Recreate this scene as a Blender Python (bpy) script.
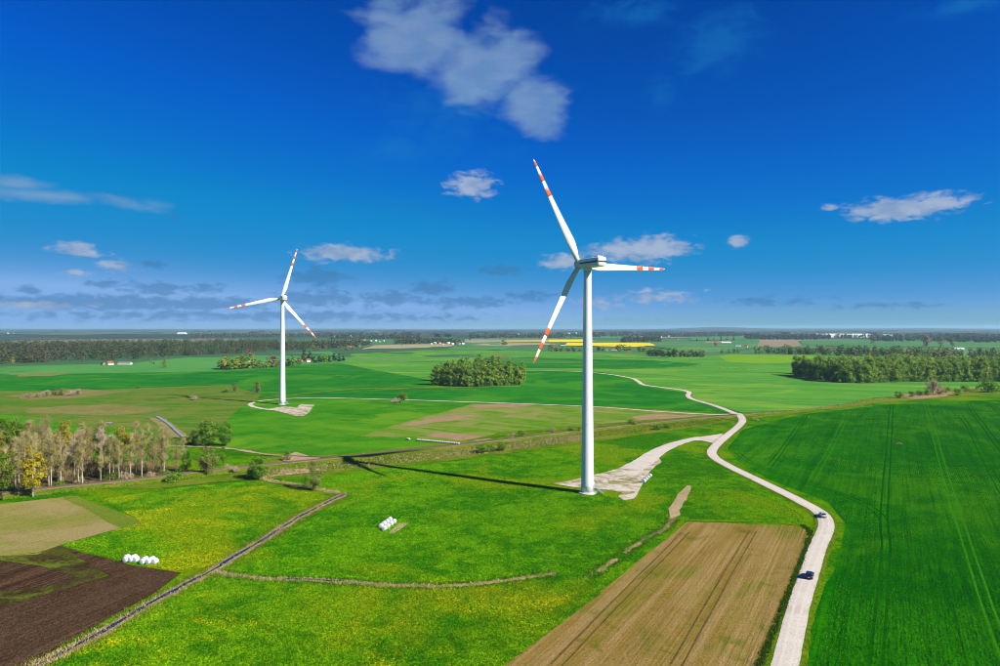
import bpy, bmesh, math, random
import numpy as np
from mathutils import Vector, Matrix
from mathutils.geometry import tessellate_polygon

for o in list(bpy.data.objects): bpy.data.objects.remove(o)
S = bpy.context.scene
COL = S.collection
R = math.radians
random.seed(7)
RNG = np.random.default_rng(11)

# ------------------------------------------------------------------ camera, sky, sun, exposure
CAM_H, FPX, HZ = 62.0, 667.0, 328.0            # drone height, focal length and horizon row in photo pixels (1000 x 666)
cd = bpy.data.cameras.new('camera'); cam = bpy.data.objects.new('camera', cd); COL.objects.link(cam)
cd.sensor_width = 36.0; cd.lens = 36.0*FPX/1000; cd.clip_start = 1.0; cd.clip_end = 120000
cam.location = (0, 0, CAM_H); cam.rotation_euler = (R(90), 0, 0)
cd.shift_y = -(333.0-HZ)/1000.0
S.camera = cam
SUN_EL, SUN_AZ = 35.5, 121.0                    # azimuth clockwise from the viewing direction (+Y)
sd = bpy.data.lights.new('sun', 'SUN'); sun = bpy.data.objects.new('sun', sd); COL.objects.link(sun)
sd.energy = 4.5; sd.angle = R(0.7); sd.color = (1.0, 0.95, 0.87)
sdir = Vector((math.sin(R(SUN_AZ))*math.cos(R(SUN_EL)), math.cos(R(SUN_AZ))*math.cos(R(SUN_EL)), math.sin(R(SUN_EL))))
sun.rotation_euler = sdir.to_track_quat('Z', 'Y').to_euler()
sun.location = sdir*300
S.view_settings.view_transform = 'Standard'; S.view_settings.look = 'None'
S.view_settings.exposure = 1.0; S.view_settings.gamma = 1.0
S.view_settings.use_curve_mapping = False
S.render.engine = 'CYCLES'
S.cycles.use_denoising = True; S.cycles.filter_width = 1.0
S.cycles.max_bounces = 6; S.cycles.transparent_max_bounces = 12; S.cycles.volume_bounces = 0
S.cycles.use_adaptive_sampling = False

class NT:
    """tiny helper for node trees"""
    def __init__(self, tree):
        self.t = tree; tree.nodes.clear()
    def n(self, typ, _p=None, **inp):
        nd = self.t.nodes.new(typ)
        for k, v in (_p or {}).items(): setattr(nd, k, v)
        for k, v in inp.items(): self.set(nd, k, v)
        return nd
    def set(self, nd, k, v):
        key = int(k[1:]) if k[0] == 'i' and k[1:].isdigit() else k.replace('_', ' ')
        s = nd.inputs[key]
        if isinstance(v, bpy.types.NodeSocket): self.t.links.new(v, s)
        elif isinstance(v, bpy.types.Node): self.t.links.new(v.outputs[0], s)
        else:
            if isinstance(v, tuple) and len(v) == 3 and s.type == 'RGBA': v = (*v, 1)
            s.default_value = v
    def m(self, op, a, b=0.0, c=0.0, clamp=False):
        return self.n('ShaderNodeMath', {'operation': op, 'use_clamp': clamp}, i0=a, i1=b, i2=c).outputs[0]
    def v(self, op, a, b=(0, 0, 0), c=(0, 0, 0)):
        nd = self.n('ShaderNodeVectorMath', {'operation': op}, i0=a, i1=b)
        if op == 'MULTIPLY_ADD': self.set(nd, 'i2', c)
        return nd.outputs['Value'] if op in ('LENGTH', 'DOT_PRODUCT') else nd.outputs[0]
    def noise(self, vec, scale, detail=3.0, rough=0.55, dist=0.0):
        return self.n('ShaderNodeTexNoise', None, Vector=vec, Scale=scale, Detail=detail, Roughness=rough, Distortion=dist).outputs[0]
    def ss(self, x, a, b):                       # smoothstep
        nd = self.n('ShaderNodeMapRange', {'interpolation_type': 'SMOOTHSTEP'}, i0=x, i1=a, i2=b, i3=0.0, i4=1.0)
        return nd.outputs[0]
    def mix(self, f, a, b, blend='MIX'):
        nd = self.t.nodes.new('ShaderNodeMix'); nd.data_type = 'RGBA'; nd.blend_type = blend
        for idx, val in ((0, f), (6, a), (7, b)):
            s = nd.inputs[idx]
            if isinstance(val, bpy.types.NodeSocket): self.t.links.new(val, s)
            else: s.default_value = (*val, 1) if isinstance(val, tuple) else val
        return nd.outputs[2]

def px_dir(px, py):
    """azimuth (deg, clockwise from +Y) and elevation (deg) of a sky point"""
    x, z = (px-500)/FPX, (HZ-py)/FPX
    return math.degrees(math.atan2(x, 1)), math.degrees(math.atan2(z, math.hypot(x, 1)))

W = bpy.data.worlds.new('World'); S.world = W; W.use_nodes = True
def build_world():
    k = NT(W.node_tree)
    sky = k.n('ShaderNodeTexSky', {'sky_type': 'NISHITA', 'sun_disc': False, 'sun_elevation': R(SUN_EL), 'sun_rotation': R(SUN_AZ),
                                   'altitude': 100.0, 'air_density': 1.0, 'dust_density': 0.3, 'ozone_density': 3.0})
    hsv = k.n('ShaderNodeHueSaturation', None, Hue=0.492, Saturation=1.32, Value=0.95, Fac=1.0, Color=sky.outputs[0])
    col = k.n('ShaderNodeGamma', None, Color=hsv.outputs[0], Gamma=1.12).outputs[0]
    # deep polarised blue of the photograph: one tone curve per channel over the whole dome
    sc = k.n('ShaderNodeSeparateColor', None, Color=col); G_ = 0.151
    r_, g_, b_ = (k.m('MULTIPLY', sc.outputs[i], G_) for i in range(3))
    r3 = k.m('POWER', k.m('MINIMUM', r_, 1.05), 3.0)
    ch = [k.m('MULTIPLY', r3, .185/.18),
          k.m('ADD', k.m('SMOOTH_MIN', k.m('MULTIPLY', k.m('POWER', g_, 1.25), .385/.18), .25/.18, .35), k.m('MULTIPLY', r3, .15/.18)),
          k.m('ADD', k.m('SMOOTH_MIN', k.m('MULTIPLY', k.m('POWER', b_, 1.25), .76/.18), .60/.18, .6), k.m('MULTIPLY', r3, .17/.18))]
    col = k.n('ShaderNodeCombineColor', None, Red=ch[0], Green=ch[1], Blue=ch[2]).outputs[0]
    d = k.n('ShaderNodeTexCoord').outputs['Generated']
    sp = k.n('ShaderNodeSeparateXYZ', None, Vector=d)
    az = k.m('MULTIPLY', k.m('ARCTAN2', sp.outputs[0], sp.outputs[1]), 57.29578)
    el = k.m('MULTIPLY', k.m('ARCSINE', sp.outputs[2]), 57.29578)
    p = k.n('ShaderNodeCombineXYZ', None, X=az, Y=el, Z=0.0).outputs[0]
    pv = k.v('MULTIPLY', p, (1.0, 2.1, 1.0))
    n_big = k.noise(pv, 0.16, 5.0, 0.55, 0.6)
    n_fine = k.noise(pv, 0.5, 5.0, 0.55, 0.5)
    nz = k.m('SUBTRACT', k.m('ADD', k.m('MULTIPLY', n_big, 0.9), k.m('MULTIPLY', n_fine, 0.9)), 0.9)
    n_soft = k.noise(pv, 0.17, 2.2, 0.5, 0.4)
    nsf = k.m('SUBTRACT', k.m('ADD', k.m('MULTIPLY', n_soft, 1.3), k.m('MULTIPLY', n_fine, .45)), .875)
    n_puff = k.noise(pv, 0.95, 4.0, 0.55, 0.3)
    nzs = k.m('SUBTRACT', k.m('ADD', k.m('MULTIPLY', n_big, .55), k.m('MULTIPLY', n_puff, 1.15)), .85)
    def field(lst):
        acc = None
        for px, py, rx, ry, w in lst:
            a0, e0 = px_dir(px, py); a1, _ = px_dir(px+rx, py); _, e1 = px_dir(px, py-ry)
            ia, ie = 1.0/max(a1-a0, .05), 1.0/max(e1-e0, .05)
            q = k.v('MULTIPLY_ADD', p, (ia, ie, 0), (-a0*ia, -e0*ie, 0))
            f = k.m('MULTIPLY', k.m('SUBTRACT', 1.0, k.v('LENGTH', q)), w)
            acc = f if acc is None else k.m('SMOOTH_MAX', acc, f, 0.12)
        return k.m('MAXIMUM', acc, -2.0)
    soft = [(420, 40, 66, 52, 1.0), (475, 62, 66, 52, 1.0), (535, 105, 38, 36, 1.0), (392, 18, 38, 26, .8), (15, 183, 52, 10, .75), (50, 196, 95, 10, .75)]
    white = [(473, 185, 30, 17, .9), (905, 208, 82, 15, 1.), (935, 203, 40, 16, 1.), (343, 253, 52, 11, 1.), (640, 250, 66, 15, 1.), (660, 246, 36, 15, 1.), (563, 262, 32, 11, .9),
             (738, 241, 14, 8, .8), (77, 249, 36, 10, .8), (74, 273, 24, 6, .6), (118, 267, 28, 8, .6), (655, 297, 60, 11, .6),
             (830, 208, 9, 6, .6), (392, 254, 12, 8, .6), (600, 302, 40, 8, .5), (40, 306, 60, 6, .6)]
    dark = [(160, 289, 42, 9, 1.), (205, 288, 28, 7, .8), (152, 264, 16, 7, .7), (33, 290, 20, 7, .8), (110, 284, 30, 8, .7), (90, 303, 140, 12, 1.), (200, 304, 120, 10, .9),
            (318, 278, 38, 12, 1.), (310, 298, 60, 11, 1.), (432, 288, 32, 11, .9), (390, 299, 40, 9, .9), (470, 302, 60, 9, .9), (505, 270, 34, 8, .8), (530, 296, 40, 8, .7), (775, 301, 70, 7, .6),
            (250, 316, 330, 8, .7), (880, 306, 80, 5, .4), (170, 216, 12, 7, .5)]
    teal = [(715, 45, 60, 42, .8), (660, 95, 20, 24, .7), (395, 150, 56, 28, .8), (630, 15, 60, 26, .7), (325, 207, 32, 13, .8), (105, 196, 60, 12, .6), (405, 208, 50, 14, .5), (470, 110, 110, 70, .6), (965, 5, 70, 14, .7)]
    # beyond the frame: the same sort of scattered cloud, thinned out inside the view where the clouds are listed above
    out = k.ss(k.m('ABSOLUTE', az), 40.0, 50.0)
    up = k.ss(el, 29.0, 36.0)
    beyond = k.m('MAXIMUM', out, up)
    g = k.noise(k.v('MULTIPLY', d, (1.0, 1.0, 2.4)), 3.2, 4.0, 0.55, 0.3)
    g = k.m('MULTIPLY', k.m('MULTIPLY', k.ss(g, 0.60, 0.72), beyond), k.ss(el, 0.0, 3.0))
    fs = k.ss(k.m('ADD', field(soft), k.m('MULTIPLY', nsf, 1.2)), -0.08, 0.62)
    fw = k.ss(k.m('ADD', field(white), k.m('MULTIPLY', nzs, 1.3)), 0.02, 0.66)
    fd = k.ss(k.m('ADD', field(dark), k.m('MULTIPLY', nzs, 1.7)), 0.06, 0.66)
    ft = k.ss(k.m('ADD', field(teal), k.m('MULTIPLY', nz, 1.3)), 0.0, 0.9)
    tint = k.noise(pv, 0.4, 3.0, 0.5)
    cw = k.mix(k.ss(tint, .35, .65), (1.45, 2.05, 3.15), (2.3, 2.75, 3.6))
    cs = k.mix(k.ss(tint, .3, .7), (1.0, 1.85, 3.1), (1.4, 2.2, 3.3))
    col = k.mix(k.m('MULTIPLY', ft, 0.40), col, (0.06, 1.15, 3.0))
    col = k.mix(k.m('MULTIPLY', fs, 0.66), col, cs)
    col = k.mix(k.m('MULTIPLY', fd, 0.60), col, (.26, 1.05, 2.3))
    col = k.mix(k.m('MULTIPLY', fw, 0.86), col, cw)
    col = k.mix(k.m('MULTIPLY', g, 0.7), col, (1.7, 2.4, 3.5))
    bg = k.n('ShaderNodeBackground', None, Color=col, Strength=0.09)
    k.n('ShaderNodeOutputWorld', None, Surface=bg.outputs[0])
build_world()
W.cycles.sampling_method = 'MANUAL'; W.cycles.sample_map_resolution = 256

# ------------------------------------------------------------------ terrain and placing helpers
def sstep(a, b, x):
    t = min(1.0, max(0.0, (x-a)/(b-a))); return t*t*(3-2*t)
def h(x, y):
    d = math.hypot(x, y)
    z = 0.7*math.sin(x/71+.4)*math.cos(y/83+1.1) + 0.5*math.sin((x+y)/47.0)
    z += 3.6*math.exp(-((x-290)/150)**2-((y-400)/150)**2)              # the swell under the green crop
    f = sstep(380, 800, d)
    z += f*(2.2*math.sin(x/163+1.7)*math.cos(y/140+.6) + 1.6*math.sin((x*.5+y)/118.0))
    z *= 1.0-sstep(1800, 3200, d)
    dt = math.hypot(x-32.5, y-249)                                       # level pads under the turbines
    z *= sstep(8, 40, dt)
    return z
def G(px, py, lift=0.0):
    """world point of the terrain seen at photo position (px, py)"""
    dx, dz = (px-500)/FPX, (HZ-py)/FPX
    y = CAM_H/-dz
    for _ in range(12):
        y = (CAM_H-h(dx*y, y))/-dz
    x = dx*y
    return Vector((x, y, h(x, y)+lift))
def axis_lines(lo, hi, step, near):
    out = [0.0]
    s, v = step, 0.0
    while v < hi:
        if v > near: s *= 1.16
        v += s; out.append(v)
    s, v = step, 0.0
    while v > lo:
        if v < -near: s *= 1.16
        v -= s; out.append(v)
    return sorted(out)
GX = axis_lines(-30000, 30000, 12.0, 520)
GY = axis_lines(-30000, 30000, 12.0, 700)

# ------------------------------------------------------------------ materials
MATS = {}
def newmat(name):
    m = bpy.data.materials.new(name); m.use_nodes = True; MATS[name] = m
    return m, NT(m.node_tree)
def principled(k, col, rough=0.8, bump=None, bstr=0.5, bdist=0.1, spec=0.3, metal=0.0):
    b = k.n('ShaderNodeBsdfPrincipled', None, Base_Color=col, Roughness=rough, Metallic=metal)
    b.inputs['Specular IOR Level'].default_value = spec
    if bump is not None:
        bn = k.n('ShaderNodeBump', None, Strength=bstr, Distance=bdist, Height=bump)
        k.t.links.new(bn.outputs[0], b.inputs['Normal'])
    k.n('ShaderNodeOutputMaterial', None, Surface=b.outputs[0])
    return b
ROWDIR = 30.3                                    # drill rows run this many degrees right of the view
def ground_mat(name, a, b, c=None, fine=None, big=55., mid=9., fin=1.1, rows=None, flowers=None, bstr=.6, bdist=.35, contrast=1.0, rough=.95, dirt=None):
    """a, b: the two main tones; c: a third in large patches; rows: (angle, across m, along m, colour, amount); flowers: (colour, amount)"""
    m, k = newmat(name)
    pos = k.n('ShaderNodeNewGeometry').outputs['Position']
    pos = k.v('MULTIPLY', pos, (1, 1, 0))
    nb = k.noise(pos, 1/big, 4., .55, .8); nm = k.noise(pos, 1/mid, 4., .6, .3); nf = k.noise(pos, 1/fin, 4., .7)
    t = k.m('ADD', k.m('MULTIPLY', nb, .5), k.m('MULTIPLY', nm, .5))
    col = k.mix(k.ss(t, .5-.13/contrast, .5+.13/contrast), a, b)
    if c: col = k.mix(k.ss(k.noise(k.v('ADD', pos, (311, 77, 0)), 1/(big*1.3), 5., .6, 1.2), .5, .62), col, c)
    hgt = nf
    if rows:
        ang, ac, al, rc, amt = rows
        rp = k.n('ShaderNodeVectorRotate', {'rotation_type': 'Z_AXIS'}, Vector=pos, Angle=R(ang)).outputs[0]
        r1 = k.noise(k.v('MULTIPLY', rp, (1/ac, 1/al, 0)), 1.0, 3., .6)
        r2 = k.noise(k.v('MULTIPLY', rp, (1/(ac*4.3), 1/(al*1.7), 0)), 1.0, 2., .55)
        rr = k.ss(k.m('ADD', k.m('MULTIPLY', r1, .55), k.m('MULTIPLY', r2, .45)), .44, .62)
        col = k.mix(k.m('MULTIPLY', rr, amt), col, rc)
        hgt = k.m('ADD', nf, k.m('MULTIPLY', r1, .8))
    if dirt:
        dc, lo, hi = dirt
        dn = k.m('ADD', k.m('MULTIPLY', k.noise(k.v('ADD', pos, (41, 9, 0)), 1/(mid*1.6), 5., .65, .8), .7), k.m('MULTIPLY', nf, .3))
        col = k.mix(k.ss(dn, lo, hi), col, dc)
    if flowers:
        fc, amt = flowers
        fb = k.ss(k.noise(k.v('ADD', pos, (90, 40, 0)), 1/26., 5., .65, 1.0), .50, .66)
        ff = k.ss(k.noise(pos, 1/2.2, 4., .75), .44, .66)
        col = k.mix(k.m('MULTIPLY', k.m('MULTIPLY', fb, ff), amt), col, fc)
    fd = fine or .5
    dk = k.n('ShaderNodeHueSaturation', None, Saturation=1.05, Value=k.m('ADD', 1.0-fd*.5, k.m('MULTIPLY', k.ss(nf, .28, .72), fd)), Color=col).outputs[0]
    principled(k, dk, rough, hgt, bstr, bdist, .0)
    return m
GR1, GR2 = (.045, .155, .004), (.100, .185, .006)
ground_mat('meadow', (.024, .120, .003), (.078, .195, .004), (.105, .180, .006), fine=.95, big=48, mid=6, fin=.9, bstr=.8)
ground_mat('dandelion_meadow', (.028, .118, .003), (.082, .185, .004), (.105, .170, .006), fine=.95, big=48, mid=6, fin=.9, flowers=((.40, .30, .004), .9), bstr=.8)
ground_mat('crop', (.008, .092, .004), (.020, .140, .004), (.036, .160, .004), fine=.75, big=45, mid=9, fin=.8, rows=(ROWDIR, .8, 45, (.005, .062, .004), .6), bstr=.7)
ground_mat('crop_edge', (.030, .140, .005), (.060, .180, .006), None, fine=.5, big=30, mid=5, fin=.7)
ground_mat('tram', (.005, .056, .004), (.009, .075, .004), None, fine=.6, mid=3)  # wheel-track green; part of its darkness is shade painted into the colour
ground_mat('tram_pale', (.026, .135, .008), (.036, .150, .010), None, fine=.6, mid=3)
ground_mat('brown_field', (.185, .122, .030), (.205, .152, .042), (.125, .125, .014), fine=.5, big=40, mid=7, fin=.6, rows=(ROWDIR, .9, 60, (.30, .205, .09), .7), bstr=.8, dirt=((.085, .105, .008), .52, .68))
ground_mat('brown_track', (.085, .058, .020), (.100, .070, .024), None, fine=.6, mid=3)
ground_mat('brown_track_pale', (.22, .155, .07), (.20, .14, .06), None, fine=.5, mid=3)
ground_mat('soil', (.038, .021, .012), (.066, .038, .021), (.050, .031, .018), fine=.9, big=30, mid=5, fin=.8, rows=(23, .9, 50, (.115, .070, .040), .65), bstr=1.0, bdist=.5)
ground_mat('soil_weeds', (.040, .024, .012), (.070, .085, .012), (.10, .14, .015), fine=.8, big=20, mid=4, fin=.8, rows=(23, 1.2, 30, (.05, .03, .02), .5), bstr=1.0, bdist=.4)
ground_mat('stubble', (.210, .190, .055), (.160, .170, .035), (.25, .20, .085), fine=.4, big=45, mid=7, fin=.7, rows=(32, 1.4, 45, (.26, .215, .080), .55))
ground_mat('stubble_green', (.10, .155, .018), (.13, .165, .026), None, fine=.45, big=30, mid=6, fin=.7, rows=(32, 1.4, 45, (.17, .18, .03), .5))
ground_mat('wheat', (.022, .135, .010), (.066, .205, .014), (.100, .220, .018), fine=.3, big=70, mid=16, fin=1.5, rows=(-60, 3., 120, (.075, .205, .02), .4))
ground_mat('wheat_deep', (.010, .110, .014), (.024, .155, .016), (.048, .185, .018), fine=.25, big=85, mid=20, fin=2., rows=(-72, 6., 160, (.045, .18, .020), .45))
ground_mat('wheat_pale', (.070, .215, .030), (.100, .250, .038), (.150, .275, .040), fine=.2, big=110, mid=24, fin=2.5, rows=(-75, 9., 200, (.030, .155, .030), .55))
ground_mat('wheat_lime', (.12, .26, .02), (.15, .28, .025), None, fine=.2, big=80, mid=24, fin=2.5)
ground_mat('wheat_mint', (.080, .225, .058), (.065, .20, .050), None, fine=.2, big=120, mid=30, fin=3.)
ground_mat('sparse_crop', (.065, .185, .010), (.12, .20, .022), (.17, .195, .045), fine=.35, big=34, mid=8, fin=1.0, rows=(-52, 2.6, 55, (.24, .21, .085), .65))
ground_mat('pink_soil', (.30, .19, .12), (.24, .18, .09), None, fine=.4, big=25, mid=7, fin=1.0, dirt=((.13, .17, .04), .52, .66))
ground_mat('rough', (.055, .145, .012), (.115, .150, .024), (.045, .150, .012), fine=.5, big=40, mid=9, fin=1.6, rows=(-80, 5., 60, (.18, .155, .055), .5))
ground_mat('rough_dry', (.19, .165, .06), (.13, .14, .035), None, fine=.5, big=30, mid=7, fin=1.4)
ground_mat('scrub', (.085, .155, .010), (.155, .180, .026), (.070, .145, .009), fine=.8, big=18, mid=4, fin=.9, bstr=1., bdist=.6, dirt=((.26, .21, .08), .60, .72))
ground_mat('leaf_litter', (.075, .055, .028), (.105, .085, .040), (.070, .095, .016), fine=.8, big=14, mid=3, fin=.8, bstr=1., bdist=.4)
ground_mat('verge', (.060, .150, .006), (.110, .165, .012), None, fine=.6, big=14, mid=3, fin=.8, dirt=((.24, .18, .07), .56, .70))
ground_mat('dry_bank', (.27, .22, .10), (.20, .17, .06), (.12, .14, .03), fine=.8, big=9, mid=2.5, fin=.7, bstr=1., bdist=.4)
ground_mat('sand', (.36, .27, .17), (.30, .22, .12), None, fine=.5, big=20, mid=5, fin=.9, dirt=((.17, .16, .05), .56, .70))
ground_mat('wheel_gravel', (.48, .435, .37), (.52, .475, .41), None, fine=.25, big=14, mid=3, fin=.5, bstr=.3, bdist=.06)
ground_mat('gravel_road', (.45, .40, .335), (.50, .45, .38), (.42, .37, .30), fine=.3, big=14, mid=3, fin=.5, bstr=.35, bdist=.08)
ground_mat('gravel_pad', (.42, .365, .29), (.50, .45, .375), None, fine=.5, big=12, mid=4, fin=.7, bstr=.6, bdist=.12, dirt=((.19, .17, .055), .44, .60))
ground_mat('ballast', (.17, .12, .075), (.22, .155, .11), None, fine=.7, big=12, mid=3, fin=.5, bstr=1., bdist=.15)
ground_mat('rapeseed', (.62, .47, .004), (.70, .55, .008), None, fine=.2, big=120, mid=30, fin=4.)
ground_mat('far_tan', (.33, .27, .17), (.28, .24, .14), None, fine=.2, big=150, mid=40, fin=5.)
ground_mat('rapeseed_pale', (.42, .34, .06), (.36, .30, .09), None, fine=.2, big=150, mid=40, fin=5.)
ground_mat('far_pink', (.24, .18, .12), (.22, .18, .11), None, fine=.2, big=150, mid=40, fin=5.)
ground_mat('far_green', (.050, .150, .050), (.075, .19, .07), (.10, .20, .06), fine=.2, big=260, mid=60, fin=6.)
ground_mat('far_dull', (.045, .085, .045), (.075, .12, .05), (.12, .13, .07), fine=.2, big=420, mid=90, fin=12.)
def base_ground():
    """open land: meadow near by, a patchwork of dull fields towards the horizon"""
    m, k = newmat('ground')
    pos = k.v('MULTIPLY', k.n('ShaderNodeNewGeometry').outputs['Position'], (1, 1, 0))
    nb = k.noise(pos, 1/48., 4., .55, .8); nm = k.noise(pos, 1/6., 4., .6, .3); nf = k.noise(pos, 1/.9, 4., .7)
    t = k.m('ADD', k.m('MULTIPLY', nb, .5), k.m('MULTIPLY', nm, .5))
    near = k.mix(k.ss(t, .42, .58), (.024, .120, .003), (.078, .195, .004))
    near = k.mix(k.ss(k.noise(k.v('ADD', pos, (311, 77, 0)), 1/62., 5., .6, 1.2), .5, .62), near, (.105, .180, .006))
    near = k.n('ShaderNodeHueSaturation', None, Saturation=1.05, Value=k.m('ADD', .525, k.m('MULTIPLY', k.ss(nf, .28, .72), .95)), Color=near).outputs[0]
    vo = k.n('ShaderNodeTexVoronoi', {'feature': 'F1'}, Vector=k.v('MULTIPLY', pos, (1/620., 1/900., 0)), Scale=1.0, Randomness=.9)
    s = k.n('ShaderNodeSeparateColor', None, Color=vo.outputs['Color'])
    far = k.mix(k.ss(s.outputs[0], .3, .7), (.060, .150, .050), (.045, .105, .045))
    far = k.mix(k.ss(s.outputs[1], .72, .76), far, (.26, .23, .14))
    far = k.mix(k.ss(s.outputs[2], .70, .74), far, (.10, .20, .07))
    d = k.v('LENGTH', pos)
    far = k.mix(k.m('MULTIPLY', k.ss(d, 3200., 5200.), k.ss(k.noise(pos, 1/1500., 4., .6), .36, .46)), far, (.030, .048, .030))   # woods too far off to tell apart
    col = k.mix(k.ss(d, 900., 1500.), near, far)
    principled(k, col, .95, nf, .8, .35, .0)
base_ground()

def solid(name, col, rough=.6, spec=.3, var=.12, scale=3., metal=0., bump=0.0):
    m, k = newmat(name)
    tc = k.n('ShaderNodeTexCoord').outputs['Object']
    nz = k.noise(tc, scale, 4., .6)
    c = k.n('ShaderNodeHueSaturation', None, Saturation=1.0, Value=k.m('ADD', 1-var, k.m('MULTIPLY', nz, 2*var)), Color=(*col, 1)).outputs[0]
    principled(k, c, rough, nz if bump else None, bump, .05, spec, metal)
    return m
def tower_mat():
    m, k = newmat('tower_paint')
    tc = k.n('ShaderNodeTexCoord').outputs['Object']
    st = k.noise(k.v('MULTIPLY', tc, (1.6, 1.6, .04)), 1.0, 4., .65)
    c = k.mix(k.ss(st, .45, .75), (.64, .65, .65), (.54, .55, .54))
    principled(k, c, .38, None, spec=.4)
tower_mat()
solid('blade_paint', (.58, .59, .565), .35, .4, .04, .4)
solid('nacelle_paint', (.58, .59, .58), .45, .4, .06, .7)
solid('orange_paint', (.62, .085, .012), .4, .4, .06, .8)
solid('navy_paint', (.008, .012, .07), .4, .4, .05)
solid('seam_metal', (.60, .62, .64), .5, .4, .1, metal=.3)
solid('concrete', (.52, .50, .46), .9, .2, .15, 1.2, bump=.3)
solid('steel', (.45, .48, .52), .45, .5, .1, metal=.6)
solid('wrap_film', (.56, .57, .58), .32, .5, .09, 4., bump=.35)
solid('straw', (.48, .44, .36), .9, .1, .2, 7., bump=.5)
solid('bale_face', (.38, .35, .30), .8, .2, .2, 7., bump=.4)
solid('bark', (.085, .065, .045), .95, .1, .35, 2.5, bump=.5)
solid('bark_pale', (.46, .40, .29), .9, .1, .35, 1.6, bump=.4)
solid('field_stone', (.40, .32, .20), .9, .2, .25, 2., bump=.4)
solid('rail_steel', (.20, .14, .11), .45, .5, .2, metal=.6)
solid('sleeper_wood', (.10, .075, .06), .95, .1, .3)
solid('wall_white', (.74, .72, .68), .85, .2, .08, .6)
solid('wall_cream', (.66, .58, .44), .85, .2, .10, .6)
solid('wall_brick', (.34, .17, .11), .9, .2, .18, .9)
solid('roof_red', (.27, .075, .045), .85, .2, .18, .8)
solid('roof_grey', (.16, .17, .18), .8, .2, .15, .8)
solid('roof_dark', (.055, .05, .055), .8, .2, .2, .8)
solid('roof_pale', (.62, .66, .62), .6, .3, .1, .2)
solid('window_dark', (.03, .035, .04), .15, .5, .05)
solid('rubber', (.02, .02, .02), .8, .2, .2)
solid('rim', (.45, .46, .47), .3, .5, .05, metal=.8)
solid('car_silver', (.56, .57, .58), .28, .5, .03, metal=.35)
solid('car_blue', (.012, .028, .085), .22, .5, .05, metal=.2)
solid('car_glass', (.012, .015, .018), .06, .6, .02)
solid('lamp_red', (.5, .012, .01), .25, .5, .03)
solid('lamp_clear', (.75, .76, .76), .15, .6, .03)
solid('plate_white', (.78, .78, .75), .5, .3, .03)
solid('black_trim', (.018, .018, .02), .6, .3, .1)
solid('culvert_concrete', (.50, .48, .44), .9, .2, .2, 1.5, bump=.4)
def water_mat():
    m, k = newmat('ditch_water')
    pos = k.n('ShaderNodeNewGeometry').outputs['Position']
    principled(k, (.012, .022, .045), .06, k.noise(pos, 1.2, 3., .6), .12, .05, .6)
water_mat()
def pale_water():
    m, k = newmat('pale_water')
    pos = k.n('ShaderNodeNewGeometry').outputs['Position']
    principled(k, (.22, .26, .30), .45, k.noise(pos, 1.5, 3., .6), .4, .1, .5)  # pale base colour paints in the reflection of a clouded sky
pale_water()
def leaf_mat(name, cols, trans=.40, objvar=.10):
    """cols: dark, mid, light tones of the real leaf colour; each leaf clump takes its own tone"""
    m, k = newmat(name)
    geo = k.n('ShaderNodeNewGeometry'); oi = k.n('ShaderNodeObjectInfo')
    ri = geo.outputs['Random Per Island']
    c = k.mix(k.ss(ri, .0, .5), cols[0], cols[1]); c = k.mix(k.ss(ri, .55, 1.), c, cols[2])
    pn = k.noise(geo.outputs['Position'], 1/13., 2., .5)
    v = k.m('ADD', 1-objvar-.16, k.m('ADD', k.m('MULTIPLY', oi.outputs['Random'], 2*objvar), k.m('MULTIPLY', pn, .32)))
    hue = k.m('ADD', .485, k.m('MULTIPLY', k.m('FRACT', k.m('MULTIPLY', oi.outputs['Random'], 7.3)), .03))
    c = k.n('ShaderNodeHueSaturation', None, Hue=hue, Saturation=1., Value=v, Color=c).outputs[0]
    d = k.n('ShaderNodeBsdfDiffuse', None, Color=c); t = k.n('ShaderNodeBsdfTranslucent', None, Color=c)
    mx = k.n('ShaderNodeMixShader', None, i0=trans, i1=d.outputs[0], i2=t.outputs[0])
    k.n('ShaderNodeOutputMaterial', None, Surface=mx.outputs[0])
leaf_mat('leaf_green', ((0.0743, 0.1708, 0.0149), (0.1411, 0.2673, 0.0208), (0.2228, 0.3489, 0.0372)))
leaf_mat('leaf_fresh', ((.085, .180, .010), (.135, .250, .014), (.190, .290, .025)))
leaf_mat('leaf_yellow', ((.30, .25, .012), (.42, .34, .016), (.50, .42, .04)))
leaf_mat('leaf_gold', ((.24, .20, .012), (.33, .28, .016), (.38, .34, .035)))
leaf_mat('leaf_spring', ((.20, .20, .03), (.28, .27, .04), (.36, .34, .07)))
leaf_mat('leaf_olive', ((0.1263, 0.1708, 0.0356), (0.2079, 0.2525, 0.0475), (0.297, 0.3193, 0.0743)))
leaf_mat('leaf_grove', ((0.1159, 0.2138, 0.032), (0.2228, 0.3475, 0.0463), (0.3386, 0.4366, 0.0749)))
leaf_mat('leaf_dark', ((0.0297, 0.0675, 0.0243), (0.0513, 0.0972, 0.0297), (0.0743, 0.1283, 0.0378)))
leaf_mat('leaf_brown', ((0.2025, 0.135, 0.081), (0.2835, 0.2025, 0.1148), (0.351, 0.27, 0.1485)))
leaf_mat('leaf_mixed', ((.030, .052, .026), (.062, .078, .036), (.105, .115, .045)), objvar=.2)
leaf_mat('twig_pale', ((.32, .26, .12), (.42, .34, .17), (.52, .44, .24)), .1)
leaf_mat('twig_brown', ((.20, .145, .065), (.27, .20, .09), (.34, .265, .13)), .1)
leaf_mat('twig_mauve', ((.32, .25, .17), (.41, .33, .23), (.50, .41, .30)), .1)
leaf_mat('reed', ((0.27, 0.207, 0.081), (0.396, 0.315, 0.144), (0.504, 0.414, 0.216)), .25)
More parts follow.
